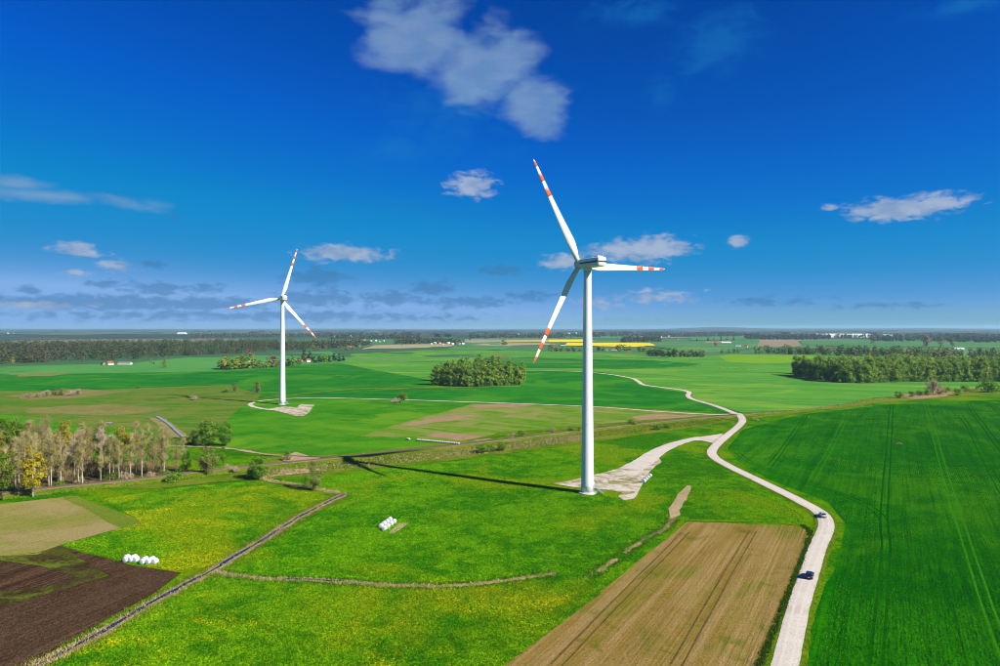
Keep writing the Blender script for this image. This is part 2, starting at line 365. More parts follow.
leaf_mat('tall_grass', ((0.099, 0.153, 0.0108), (0.162, 0.198, 0.018), (0.243, 0.243, 0.045)), .3)
leaf_mat('ditch_green', ((.018, .065, .004), (.032, .095, .005), (.06, .14, .01)), .3)
leaf_mat('lush_grass', ((.035, .125, .004), (.065, .18, .005), (.10, .22, .008)), .3)
def blade_mat(name, a, b, c, var=.75, flowers=0.0, rows=None):
    m, k = newmat(name)
    geo = k.n('ShaderNodeNewGeometry'); ri = geo.outputs['Random Per Island']
    pos = k.v('MULTIPLY', geo.outputs['Position'], (1, 1, 0))
    t = k.m('ADD', k.m('MULTIPLY', k.noise(pos, 1/48., 4., .55, .8), .5), k.m('MULTIPLY', k.noise(pos, 1/6., 4., .6, .3), .5))
    col = k.mix(k.ss(t, .42, .58), a, b)
    col = k.mix(k.ss(k.noise(k.v('ADD', pos, (311, 77, 0)), 1/62., 5., .6, 1.2), .5, .62), col, c)
    if rows:
        rp = k.n('ShaderNodeVectorRotate', {'rotation_type': 'Z_AXIS'}, Vector=pos, Angle=R(ROWDIR)).outputs[0]
        rr = k.m('ADD', k.m('MULTIPLY', k.noise(k.v('MULTIPLY', rp, (1/1.4, 1/60., 0)), 1.0, 3., .6), .5), k.m('MULTIPLY', k.noise(k.v('MULTIPLY', rp, (1/7., 1/90., 0)), 1.0, 3., .6), .5))
        col = k.mix(k.m('MULTIPLY', k.ss(rr, .44, .60), .75), col, rows)
    if flowers:
        fb = k.ss(k.noise(k.v('ADD', pos, (90, 40, 0)), 1/26., 5., .65, 1.0), .48, .68)
        col = k.mix(k.m('MULTIPLY', fb, k.ss(ri, .55, .75)), col, (.55, .44, .006))
    r2 = k.m('FRACT', k.m('MULTIPLY', ri, 37.7))
    col = k.n('ShaderNodeHueSaturation', None, Hue=k.m('ADD', .487, k.m('MULTIPLY', ri, .026)), Saturation=1., Value=k.m('ADD', 1.22-var*.5, k.m('MULTIPLY', r2, var)), Color=col).outputs[0]
    d = k.n('ShaderNodeBsdfDiffuse', None, Color=col); tr = k.n('ShaderNodeBsdfTranslucent', None, Color=col)
    mx = k.n('ShaderNodeMixShader', None, i0=.4, i1=d.outputs[0], i2=tr.outputs[0])
    k.n('ShaderNodeOutputMaterial', None, Surface=mx.outputs[0])
blade_mat('blade_meadow', (.052, .220, .002), (.130, .325, .003), (.185, .310, .004))
blade_mat('blade_dandelion', (.050, .200, .002), (.145, .305, .003), (.195, .290, .004), flowers=1.)
blade_mat('blade_crop', (.010, .135, .006), (.034, .215, .006), (.075, .250, .006), .35, 0, (.008, .100, .005))
leaf_mat('clod', ((.035, .020, .012), (.062, .036, .020), (.095, .058, .034)), .0)
leaf_mat('clod_pale', ((.15, .10, .028), (.22, .15, .05), (.29, .20, .08)), .0)
def forest_mat():
    m, k = newmat('forest')
    geo = k.n('ShaderNodeNewGeometry'); pos = k.v('MULTIPLY', geo.outputs['Position'], (1, 1, 0)); ri = geo.outputs['Random Per Island']
    cell = k.n('ShaderNodeTexVoronoi', {'feature': 'F1'}, Vector=k.v('MULTIPLY', pos, (1/13., 1/13., 0)), Scale=1.)
    s = k.n('ShaderNodeSeparateColor', None, Color=cell.outputs['Color'])
    c = k.mix(k.ss(s.outputs[0], .25, .75), (.062, .072, .032), (.110, .090, .050))
    c = k.mix(k.ss(s.outputs[1], .82, .9), c, (.13, .15, .034))
    c = k.mix(k.ss(s.outputs[2], .80, .86), c, (.032, .058, .022))
    c = k.mix(k.ss(k.noise(pos, 1/140., 3., .5), .48, .62), c, (.060, .100, .032))
    c = k.n('ShaderNodeHueSaturation', None, Saturation=1., Value=k.m('ADD', .75, k.m('MULTIPLY', ri, .5)), Color=c).outputs[0]
    d = k.n('ShaderNodeBsdfDiffuse', None, Color=c); t = k.n('ShaderNodeBsdfTranslucent', None, Color=c)
    mx = k.n('ShaderNodeMixShader', None, i0=.2, i1=d.outputs[0], i2=t.outputs[0])
    k.n('ShaderNodeOutputMaterial', None, Surface=mx.outputs[0])
forest_mat()
def belt_mat():
    m, k = newmat('belt')
    geo = k.n('ShaderNodeNewGeometry'); pos = k.v('MULTIPLY', geo.outputs['Position'], (1, 1, 0)); ri = geo.outputs['Random Per Island']
    cell = k.n('ShaderNodeTexVoronoi', {'feature': 'F1'}, Vector=k.v('MULTIPLY', pos, (1/14., 1/14., 0)), Scale=1.)
    s = k.n('ShaderNodeSeparateColor', None, Color=cell.outputs['Color'])
    c = k.mix(k.ss(s.outputs[0], .25, .75), (.105, .175, .030), (.165, .225, .042))
    c = k.mix(k.ss(s.outputs[1], .74, .8), c, (.23, .21, .10))
    c = k.mix(k.ss(s.outputs[2], .72, .8), c, (.045, .085, .025))
    c = k.n('ShaderNodeHueSaturation', None, Saturation=1., Value=k.m('ADD', .6, k.m('MULTIPLY', ri, .8)), Color=c).outputs[0]
    d = k.n('ShaderNodeBsdfDiffuse', None, Color=c); t = k.n('ShaderNodeBsdfTranslucent', None, Color=c)
    mx = k.n('ShaderNodeMixShader', None, i0=.25, i1=d.outputs[0], i2=t.outputs[0])
    k.n('ShaderNodeOutputMaterial', None, Surface=mx.outputs[0])
belt_mat()
def far_wood_mat():
    m, k = newmat('far_wood')
    geo = k.n('ShaderNodeNewGeometry'); pos = k.v('MULTIPLY', geo.outputs['Position'], (1, 1, 0))
    c = k.mix(k.ss(k.noise(pos, 1/600., 4., .6), .4, .6), (.020, .038, .024), (.050, .060, .036))
    c = k.mix(k.ss(k.noise(pos, 1/160., 4., .6), .55, .68), c, (.075, .078, .045))
    principled(k, c, .95, k.noise(geo.outputs['Position'], 1/14., 4., .7), 1., 6., .1)
far_wood_mat()

# ------------------------------------------------------------------ object helpers
def tag(o, label=None, cat=None, group=None, kind=None):
    if label: o['label'] = label
    if cat: o['category'] = cat
    if group: o['group'] = group
    if kind: o['kind'] = kind
    return o
def link(name, me, mat, parent=None):
    o = bpy.data.objects.new(name, me); COL.objects.link(o)
    if mat is not None:
        if not me.materials: me.materials.append(MATS[mat])
    if parent is not None: o.parent = parent
    return o
def empty(name, loc=(0, 0, 0), rz=0.0, sc=1.0):
    o = bpy.data.objects.new(name, None); COL.objects.link(o)
    o.empty_display_size = .5; o.location = loc; o.rotation_euler = (0, 0, rz); o.scale = (sc, sc, sc)
    return o
class MB:
    def __init__(self): self.v = []; self.f = []
    def add(self, vs, fs):
        b = len(self.v); self.v += [tuple(p) for p in vs]; self.f += [tuple(i+b for i in q) for q in fs]; return self
    def box(self, x0, x1, y0, y1, z0, z1, M=None):
        vs = [Vector(p) for p in ((x0, y0, z0), (x1, y0, z0), (x1, y1, z0), (x0, y1, z0), (x0, y0, z1), (x1, y0, z1), (x1, y1, z1), (x0, y1, z1))]
        if M is not None: vs = [M @ p for p in vs]
        return self.add(vs, [(0, 3, 2, 1), (4, 5, 6, 7), (0, 1, 5, 4), (1, 2, 6, 5), (2, 3, 7, 6), (3, 0, 4, 7)])
    def tube(self, pts, rad, sides=6, cap=True):
        pts = [Vector(p) for p in pts]; rings = []
        for i, p in enumerate(pts):
            t = (pts[min(i+1, len(pts)-1)]-pts[max(i-1, 0)])
            t = t.normalized() if t.length > 1e-9 else Vector((0, 0, 1))
            a = t.cross(Vector((0, 1, 0)) if abs(t.y) < .9 else Vector((1, 0, 0))).normalized(); b = t.cross(a)
            rings.append([p+(a*math.cos(2*math.pi*j/sides)+b*math.sin(2*math.pi*j/sides))*rad[i] for j in range(sides)])
        vs = [q for r_ in rings for q in r_]; fs = []
        for i in range(len(pts)-1):
            for j in range(sides):
                j2 = (j+1) % sides
                fs.append((i*sides+j, i*sides+j2, (i+1)*sides+j2, (i+1)*sides+j))
        if cap:
            fs.append(tuple(range(sides))[::-1]); fs.append(tuple((len(pts)-1)*sides+j for j in range(sides)))
        return self.add(vs, fs)
    def lathe(self, prof, n=24, c=(0, 0)):
        vs = []; fs = []
        for r_, z in prof:
            for j in range(n):
                a = 2*math.pi*j/n; vs.append((c[0]+r_*math.cos(a), c[1]+r_*math.sin(a), z))
        for i in range(len(prof)-1):
            for j in range(n):
                j2 = (j+1) % n; fs.append((i*n+j, i*n+j2, (i+1)*n+j2, (i+1)*n+j))
        fs.append(tuple(range(n))[::-1]); fs.append(tuple((len(prof)-1)*n+j for j in range(n)))
        return self.add(vs, fs)
    def mesh(self, name, smooth=False, bevel=0.0):
        me = bpy.data.meshes.new(name); me.from_pydata(self.v, [], self.f); me.validate()
        bm = bmesh.new(); bm.from_mesh(me); bmesh.ops.recalc_face_normals(bm, faces=bm.faces)
        if bevel: bmesh.ops.bevel(bm, geom=list(bm.edges), offset=bevel, segments=2, affect='EDGES', profile=.6)
        bm.to_mesh(me); bm.free()
        if smooth:
            me.polygons.foreach_set('use_smooth', [True]*len(me.polygons))
        return me
    def build(self, name, mat, parent=None, smooth=False, bevel=0.0):
        return link(name, self.mesh(name, smooth, bevel), mat, parent)
def np_mesh(name, V, F):
    """numpy vertices (n,3) and faces (m,k)"""
    me = bpy.data.meshes.new(name)
    me.vertices.add(len(V)); me.vertices.foreach_set('co', np.ascontiguousarray(V, dtype=np.float32).ravel())
    m, kk = F.shape
    me.loops.add(m*kk); me.loops.foreach_set('vertex_index', np.ascontiguousarray(F, dtype=np.int32).ravel())
    me.polygons.add(m); me.polygons.foreach_set('loop_start', np.arange(0, m*kk, kk, dtype=np.int32))
    me.update(calc_edges=True)
    return me
def children(o): return [c for c in bpy.data.objects if c.parent == o]
def copy_tree(o, kids):
    c = o.copy(); COL.objects.link(c)
    for ch, gk in kids:
        d = ch.copy(); COL.objects.link(d); d.parent = c
        for g in gk:
            e = g.copy(); COL.objects.link(e); e.parent = d
    return c
def kids_of(o): return [(c, children(c)) for c in children(o)]

def catmull(pts, step):
    P = [Vector(p) for p in pts]; P = [P[0]*2-P[1]]+P+[P[-1]*2-P[-2]]; out = []
    for i in range(1, len(P)-2):
        a, b, c, d = P[i-1:i+3]; n = max(2, int((c-b).length/step))
        for j in range(n):
            t = j/n
            out.append(.5*((2*b)+(c-a)*t+(2*a-5*b+4*c-d)*t*t+(3*b-a-3*c+d)*t**3))
    out.append(P[-2]); return out
def line_px(pxs, step=3.0):
    return [p.xy for p in catmull([(*G(*q).xy, 0) for q in pxs], step)]
def normals2(L):
    out = []
    for i in range(len(L)):
        t = (L[min(i+1, len(L)-1)]-L[max(i-1, 0)]).normalized(); out.append(Vector((t.y, -t.x)))
    return out
def ribbon(name, L, prof, mat, dz=.1, parent=None, wob=0.0, wfun=None, smooth=True, zf=None):
    """strip along the 2-D line L; prof: (offset to the right, height) from left to right"""
    N = normals2(L); vs = []; fs = []; k = len(prof)
    for i, (p, n) in enumerate(zip(L, N)):
        w = wfun(i/(len(L)-1)) if wfun else 1.0
        for j, (o, z) in enumerate(prof):
            e = (random.uniform(-wob, wob) if j in (0, k-1) else 0)
            q = p+n*(o*w+e); vs.append((q.x, q.y, h(q.x, q.y)+z+dz+(zf(q) if zf else 0)))
    for i in range(len(L)-1):
        for j in range(k-1): fs.append((i*k+j, i*k+j+1, (i+1)*k+j+1, (i+1)*k+j))
    me = bpy.data.meshes.new(name); me.from_pydata(vs, [], fs)
    if smooth: me.polygons.foreach_set('use_smooth', [True]*len(me.polygons))
    return link(name, me, mat, parent)
def rough_edge(P, wob, step):
    out = []
    for i in range(len(P)):
        a, b = P[i], P[(i+1) % len(P)]; n = max(1, min(60, int((b-a).length/step)))
        for j in range(n):
            q = a.lerp(b, j/n); out.append(q+Vector((random.uniform(-wob, wob), random.uniform(-wob, wob)*1.5)))
    return out
def patch(name, pxs, mat, dz=.05, wob=.5, step=9.0, world=None):
    """a field: polygon given by photo points, laid over the terrain"""
    P = world or [G(*q).xy for q in pxs]
    ymax = max(p.y for p in P)
    if wob: P = rough_edge(P, wob, max(step, ymax/60))
    tris = tessellate_polygon([[Vector((p.x, p.y, 0)) for p in P]])
    bm = bmesh.new(); vs = [bm.verts.new((p.x, p.y, 0)) for p in P]
    for t in tris:
        try: bm.faces.new([vs[i] for i in t])
        except ValueError: pass
    x0, x1 = min(p.x for p in P), max(p.x for p in P); y0, y1 = min(p.y for p in P), max(p.y for p in P)
    for ax, lines, lo, hi in ((0, GX, x0, x1), (1, GY, y0, y1)):
        for g in lines:
            if lo < g < hi:
                co = Vector((g, 0, 0)) if ax == 0 else Vector((0, g, 0)); no = Vector((1, 0, 0)) if ax == 0 else Vector((0, 1, 0))
                bmesh.ops.bisect_plane(bm, geom=bm.verts[:]+bm.edges[:]+bm.faces[:], plane_co=co, plane_no=no, dist=1e-4)
    for v in bm.verts: v.co.z = h(v.co.x, v.co.y)+dz*max(1.0, v.co.y/900.)
    for f in bm.faces:
        f.smooth = True
        f.normal_update()
        if f.normal.z < 0: f.normal_flip()
    me = bpy.data.meshes.new(name); bm.to_mesh(me); bm.free()
    return tag(link(name, me, mat), kind='structure')

# ------------------------------------------------------------------ the ground and the fields
vs = [(x, y, h(x, y)) for y in GY for x in GX]; nx = len(GX)
fs = [(j*nx+i, j*nx+i+1, (j+1)*nx+i+1, (j+1)*nx+i) for j in range(len(GY)-1) for i in range(nx-1)]
me = bpy.data.meshes.new('ground'); me.from_pydata(vs, [], fs); me.polygons.foreach_set('use_smooth', [True]*len(fs))
tag(link('ground', me, 'ground'), kind='structure')

patch('dandelion_meadow', [(-260, 900), (40, 668), (150, 608), (250, 580), (450, 592), (560, 578), (600, 594), (503, 666), (300, 900)], 'dandelion_meadow', .05)
patch('dandelion_meadow', [(60, 546), (142, 523), (110, 500), (180, 487), (258, 480), (330, 498), (215, 568), (180, 573), (130, 565)], 'dandelion_meadow', .055)
patch('crop_field', [(800, 667), (815, 615), (838, 560), (846, 524), (828, 502), (770, 480), (738, 462), (728, 448), (742, 430), (800, 415), (880, 405), (962, 401), (1060, 399), (1500, 400), (1500, 760), (1080, 900), (760, 900)], 'crop', .06, .4)
patch('brown_field', [(300, 840), (503, 666), (596, 596), (650, 551), (688, 522), (796, 526), (812, 532), (800, 572), (765, 666), (715, 820)], 'brown_field', .07, .3)
patch('stubble_field', [(-260, 530), (0, 504), (76, 496), (142, 522), (60, 545), (40, 554), (0, 557), (-260, 590)], 'stubble', .07, .4)
patch('stubble_strip', [(62, 498), (76, 496), (142, 522), (122, 529), (82, 508)], 'stubble_green', .10, .4)
patch('weedy_soil', [(-200, 592), (0, 557), (40, 553), (60, 546), (132, 567), (112, 574), (0, 610), (-200, 650)], 'soil_weeds', .07, .6)
patch('ploughed_strip', [(-200, 590), (0, 559), (42, 566), (78, 577), (60, 585), (0, 592), (-200, 620)], 'soil', .11, .6)
patch('ploughed_field', [(-200, 668), (0, 610), (112, 575), (74, 556), (60, 548), (132, 565), (181, 573), (156, 593), (24, 667), (-120, 740), (-300, 760)], 'soil', .13, .35)
# north of the railway
patch('rough_pasture', [(-400, 470), (-400, 400), (0, 391), (120, 387), (230, 385), (262, 395), (240, 408), (222, 425), (200, 445), (172, 446), (120, 452), (0, 470)], 'rough', .06, 1.)
patch('dry_patch', [(20, 408), (110, 404), (170, 409), (120, 415), (40, 414)], 'rough_dry', .10, 3.)
patch('dry_patch', [(5, 396), (70, 389), (130, 391), (90, 397), (30, 400)], 'rough_dry', .10, 3.)
patch('grass_strip', [(-300, 425), (0, 415), (85, 427), (146, 430), (130, 437), (0, 430), (-300, 445)], 'wheat', .12, 1.)
patch('wheat_field', [(200, 445), (222, 425), (240, 408), (262, 398), (400, 397), (472, 404), (392, 426), (360, 437), (412, 437), (440, 444), (400, 452), (330, 458), (250, 450)], 'wheat', .08, 1.)
patch('sparse_field', [(472, 404), (600, 407), (735, 415), (640, 421), (560, 428), (500, 433), (462, 444), (440, 444), (412, 437), (360, 437), (392, 426)], 'sparse_crop', .12, .5)
patch('bare_patch', [(422, 437), (440, 433), (474, 435), (492, 439), (478, 441), (440, 439)], 'pink_soil', .18, 1.5)
patch('bare_patch', [(630, 417), (655, 414), (700, 416), (672, 420), (640, 421)], 'pink_soil', .18, 1.5)
patch('bare_patch', [(468, 406), (500, 403.6), (540, 405), (500, 408), (480, 409)], 'pink_soil', .18, 1.5)
patch('bare_patch', [(398, 427), (440, 416), (480, 415), (460, 420), (425, 424)], 'pink_soil', .16, 2.)
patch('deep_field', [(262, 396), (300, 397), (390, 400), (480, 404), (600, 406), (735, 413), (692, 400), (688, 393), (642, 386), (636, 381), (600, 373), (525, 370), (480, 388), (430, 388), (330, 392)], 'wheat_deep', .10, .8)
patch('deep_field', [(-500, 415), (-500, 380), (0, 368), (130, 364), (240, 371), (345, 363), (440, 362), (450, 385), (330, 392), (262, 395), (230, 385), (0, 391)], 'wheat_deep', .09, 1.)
patch('mint_field', [(-200, 374), (0, 367), (130, 363.5), (170, 359), (250, 354.5), (330, 351.5), (350, 357), (346, 362), (240, 370)], 'wheat_mint', .14, 1.)
patch('pale_field', [(340, 363), (352, 354), (400, 351.5), (470, 350), (560, 352), (620, 353.5), (720, 356), (800, 353), (1000, 356), (1600, 362), (1600, 390), (1050, 389), (872, 398), (800, 410), (742, 413), (692, 399), (688, 393), (642, 385), (636, 380), (600, 372), (525, 370), (480, 386), (445, 384)], 'wheat_pale', .13, 1.)
patch('lime_field', [(716, 355.5), (745, 353.8), (800, 354), (818, 357), (800, 362), (760, 364), (728, 362)], 'wheat_lime', .22, 3.)
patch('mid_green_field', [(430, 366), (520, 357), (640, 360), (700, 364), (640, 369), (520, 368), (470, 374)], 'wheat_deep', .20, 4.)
patch('sandy_patch', [(10, 374.5), (40, 373.2), (72, 373.6), (50, 376), (22, 376.4)], 'rough_dry', .16, 3.)
patch('sandy_patch', [(487, 356), (500, 354.6), (512, 356), (500, 358)], 'rough_dry', .25, 3.)
# far strips of field
FAR = [('sand_strip', [(362, 349.5), (375, 345.4), (448, 344.2), (456, 346), (420, 348)], 'far_tan'),
       ('far_field', [(456, 346), (470, 343), (500, 342), (512, 346.5), (500, 350), (430, 350.5)], 'far_green'),
       ('sand_strip', [(470, 345.2), (503, 343.4), (545, 343.2), (560, 345.2), (500, 346)], 'far_tan'),
       ('rapeseed_field', [(549, 342.3), (549, 339.8), (586, 339.6), (586, 342.3)], 'rapeseed'),
       ('rapeseed_field', [(565, 345.6), (567, 343.1), (618, 342.9), (650, 343.4), (656, 345.2), (640, 347.2), (600, 346.4)], 'rapeseed'),
       ('rapeseed_field', [(503, 342.6), (503, 340.4), (549, 339.8), (549, 342.2)], 'rapeseed_pale'),
       ('far_field', [(650, 347), (660, 343), (700, 341), (760, 340), (760, 348), (730, 352), (690, 352)], 'far_green'),
       ('pink_field', [(757, 346.8), (760, 341.2), (797, 340.8), (802, 346), (790, 347.6)], 'far_pink'),
       ('far_field', [(802, 346), (800, 341.5), (880, 341), (1100, 342), (1100, 350), (900, 347.6)], 'far_green'),
       ('far_field', [(690, 340.5), (690, 337), (760, 336.5), (760, 340)], 'far_green'),
       ('sand_strip', [(704, 343.6), (706, 341.8), (730, 341.6), (733, 343.4)], 'far_pink'),
       ('far_field', [(560, 339), (560, 336.5), (620, 336.2), (640, 339)], 'far_green'),
       ('far_field', [(60, 335.4), (0, 334.6), (20, 333.4), (130, 332.6), (160, 334)], 'far_dull'),
       ('far_field', [(160, 335), (160, 333), (330, 332), (330, 334)], 'far_dull'),
       ('far_field', [(850, 358), (900, 355.5), (960, 357), (1000, 359.5), (1300, 363), (1300, 366), (930, 361)], 'wheat_mint')]
for i, (n_, p_, m_) in enumerate(FAR): patch(n_, p_, m_, .28+.03*i, 0)

# ------------------------------------------------------------------ roads, tracks, pads, ditches, railway
ROAD = [(742, 860), (770, 720), (785, 666), (798, 610), (808, 578), (817, 550), (826, 528), (822, 515), (803, 503), (765, 484), (728, 466), (713, 456), (714, 448), (727, 436), (740, 425), (742, 419), (733, 413), (712, 405), (693, 399.5), (688, 396), (689, 392.5), (681, 390), (662, 387.5), (644, 385), (638, 381.5), (630, 378), (600, 373.4), (565, 371.2), (520, 370.4)]
RL = line_px(ROAD, 2.5)
def struct(o): return tag(o, kind='structure')
XC = G(741.5, 416).xy                                   # level crossing: road and track ramp up over the embankment
def ramp(q): return 1.16*math.exp(-((q-XC).length/11.0)**2)
struct(ribbon('road_verge', RL, [(-3.4, 0), (-2.1, .08), (2.1, .08), (3.4, 0)], 'verge', .10, wob=.3, zf=ramp))
road = struct(ribbon('gravel_road', RL, [(-2.3, 0), (-1.15, .05), (0, .07), (1.15, .05), (2.3, 0)], 'gravel_road', .24, wob=.07, zf=ramp))
for o_ in (-.85, .85):
    ribbon('wheel_track', RL, [(o_-.32, .0), (o_+.32, .0)], 'wheel_gravel', .305, road, wob=.12, zf=ramp)
SPUR = [(712, 440), (700, 438), (676, 444), (658, 452), (644, 462), (630, 470)]
SL = line_px(SPUR, 2.5)
struct(ribbon('access_track', SL, [(-2.4, 0), (0, .05), (2.4, 0)], 'gravel_road', .23, wob=.25, wfun=lambda t: 1.0+1.2*t))
patch('junction', [(716, 444), (702, 441), (690, 441), (702, 437), (722, 434), (728, 438)], 'gravel_road', .22, .1)
patch('turbine_pad', [(552, 484), (600, 474), (630, 465), (646, 458), (657, 455), (661, 462), (650, 472), (646, 480), (640, 488), (634, 499), (624, 501), (618, 497), (622, 493), (604, 490), (572, 487)], 'gravel_pad', .16, .35, 4.)
struct(ribbon('far_track', line_px([(738, 415.5), (712, 415), (660, 412), (600, 407.5), (540, 404.8), (490, 403), (430, 401), (380, 399.5), (330, 398.3), (296, 398.6), (262, 401), (250, 405), (262, 409), (282, 411)], 4), [(-1.9, 0), (0, .05), (1.9, 0)], 'gravel_road', .32, wob=.3, zf=ramp))
patch('turbine_pad', [(268, 409.3), (283, 406.8), (296, 407.6), (301, 404.4), (314, 405.2), (311, 411), (303, 417), (294, 416), (280, 412.2)], 'gravel_pad', .30, .5, 5.)
struct(ribbon('field_path', line_px([(262, 398), (300, 394), (340, 390.5), (372, 388.6), (440, 388), (520, 386.5)], 5), [(-2.2, 0), (2.2, 0)], 'rough_dry', .30, wob=1.2))
struct(ribbon('grass_path', line_px([(170, 446), (200, 447), (232, 449), (262, 454), (290, 457)], 4), [(-1.5, 0), (1.5, 0)], 'sand', .22, wob=.7))

DITCH = [(-60, 718), (18, 676), (40, 664), (104, 632), (148, 606), (184, 586), (212, 572), (246, 550), (266, 538), (302, 516), (330, 502), (345, 495)]
BR = [(214, 573), (236, 576), (262, 578.5), (300, 580), (340, 582), (372, 584.5), (410, 586), (446, 587), (480, 585), (515, 580), (553, 574)]
def wander(L, amp, seed):
    N = normals2(L); rg = random.Random(seed); ph = [rg.uniform(0, 6) for _ in range(3)]
    return [p+n*amp*(math.sin(i*.13+ph[0])+.7*math.sin(i*.31+ph[1])+.4*math.sin(i*.77+ph[2])) for i, (p, n) in enumerate(zip(L, N))]
DL, BL = wander(line_px(DITCH, 1.6), .22, 1), wander(line_px(BR, 1.6), .35, 2)
def ditch(L, w, seed):
    wf = lambda t: 1+.25*math.sin(t*41)+.2*math.sin(t*97+1)
    random.seed(seed)
    struct(ribbon('ditch_bank', L, [(-w-1.0, 0), (-w-.3, .26), (-w+.1, .12), (w-.1, .12), (w+.3, .26), (w+1.0, 0)], 'dry_bank', .10, wob=.45, wfun=wf))
    struct(ribbon('ditch_water', L, [(-w, 0), (w, 0)], 'ditch_water', .27, wob=.28, wfun=wf))
ditch(DL, .52, 3)
BW = BL[int(len(BL)*.22):int(len(BL)*.42)]
struct(ribbon('ditch_bank', BL, [(-.9, 0), (-.3, .2), (.3, .2), (.9, 0)], 'dry_bank', .10, wob=.4))
struct(ribbon('ditch_water', BW, [(-.35, 0), (.35, 0)], 'ditch_water', .38, wob=.22))
HED = line_px([(345, 494), (330, 492), (312, 488), (290, 484.5), (270, 481), (258, 478)], 1.6)
struct(ribbon('ditch_bank', HED, [(-1.6, 0), (-.5, .3), (.5, .3), (1.6, 0)], 'dry_bank', .10, wob=.6))
EDG = wander(line_px([(586, 580), (604, 569), (624, 554), (645, 540), (664, 528), (672, 520)], 1.6), .35, 5)
for a_, b_ in ((.12, .34), (.40, .62), (.74, .93)):
    struct(ribbon('ditch_bank', EDG[int(a_*len(EDG)):int(b_*len(EDG))], [(-.8, 0), (0, .25), (.8, 0)], 'dry_bank', .12, wob=.5))
struct(ribbon('field_edge', line_px([(690, 520.5), (730, 521), (770, 522), (806, 527)], 2), [(-.8, 0), (0, .15), (.8, 0)], 'verge', .12, wob=.4))
patch('sandy_heap', [(668, 521), (671, 506), (678, 494), (686, 486), (691, 486), (690, 492), (684, 503), (679, 515)], 'sand', .20, .5, 3.)
FD = line_px([(156, 417), (163, 421), (172, 428), (183, 438)], 3)
struct(ribbon('ditch_bank', FD, [(-3.0, 0), (-1.2, .5), (1.2, .2), (4.4, .5), (6.2, 0)], 'dry_bank', .15, wob=.8))
struct(ribbon('ditch_water', FD, [(-.9, 0), (.8, 0)], 'pale_water', .78, wob=.25))
patch('pond_water', [(106, 423), (110, 422.2), (113, 423), (110, 424.2)], 'pale_water', .34, .3, 3.)

# railway on its low embankment
RAILPX = [(-330, 535), (-120, 511), (0, 496.5), (60, 489.5), (130, 482.5), (200, 474), (250, 468.5), (300, 463.5), (360, 457.5), (420, 451), (461, 446.6), (500, 442), (540, 437), (600, 429.5), (660, 423), (710, 418.4), (742, 416), (800, 410.5), (870, 401), (930, 395.5), (1000, 389), (1200, 374)]
KL = line_px(RAILPX, 5.0)
IC = max(i for i, p in enumerate(KL) if p.x < 168)        # past the level crossing the line is lost in scrub
RLn = KL[:IC+5]
struct(ribbon('embankment', RLn, [(-6.5, -.05), (-2.9, .85), (2.9, .85), (6.5, -.05)], 'scrub', .12, wob=.8))
rw = struct(ribbon('railway_track', RLn, [(-2.0, 0), (-1.45, .22), (1.45, .22), (2.0, 0)], 'ballast', .98, wob=.3))
for o_ in (-.75, .75):
    ribbon('rail', RLn, [(o_-.05, 0), (o_-.05, .15), (o_+.05, .15), (o_+.05, 0)], 'rail_steel', 1.26, rw, smooth=False)
sl = MB(); acc = 0.0; KN = normals2(RLn)
for i in range(len(RLn)-1):
    seg = RLn[i+1]-RLn[i]; ln = seg.length
    while acc < ln:
        p = RLn[i]+seg*(acc/ln); a = math.atan2(KN[i].y, KN[i].x)
        M = Matrix.Translation((p.x, p.y, h(p.x, p.y)+1.20)) @ Matrix.Rotation(a, 4, 'Z')
        if -240 < p.x < 175: sl.box(-1.3, 1.3, -.13, .13, -.05, .055, M)
        acc += .72
    acc -= ln
tag(sl.build('sleepers', 'sleeper_wood', rw), kind='stuff')
patch('scrub_strip', [(100, 489.5), (180, 480), (250, 473.5), (300, 469), (360, 461.5), (420, 454), (480, 444.5), (540, 436), (600, 430), (660, 424.5), (715, 420), (738, 421), (700, 426.5), (640, 435), (600, 441), (540, 449), (500, 454), (440, 462), (400, 466), (370, 469.5), (310, 476), (270, 479), (230, 481), (150, 489)], 'scrub', .16, 1.0, 4.)
patch('scrub_strip', [(240, 466), (262, 459), (300, 456), (360, 453), (430, 446), (500, 434.5), (560, 427), (640, 420.5), (700, 417), (700, 418), (640, 422.4), (560, 430.5), (500, 436.5), (430, 447.5), (360, 456), (300, 462)], 'scrub', .2, .8, 4.)
patch('scrub_strip', [(750, 416.5), (800, 410.3), (870, 400.3), (910, 394.5), (960, 390), (1100, 381), (1100, 388), (1000, 394.5), (945, 398), (880, 402.6), (800, 412.6), (752, 419.5)], 'scrub', .18, .9, 4.)
patch('sandy_bank', [(283, 462), (286, 456), (296, 453), (312, 457), (322, 457.5), (318, 460), (300, 462.4)], 'sand', .5, .7, 3.)
patch('sandy_bank', [(270, 477), (284, 470), (300, 469), (318, 469), (324, 471), (300, 474)], 'sand', .24, .7, 3.)
patch('sandy_bank', [(895, 396), (920, 393.2), (945, 391.6), (958, 392.6), (945, 397), (915, 399.6)], 'pink_soil', .3, .8, 3.)
patch('straw_patch', [(388.5, 533), (395, 533), (409, 523.5), (399, 523.2)], 'sand', .12, .15, 3.)

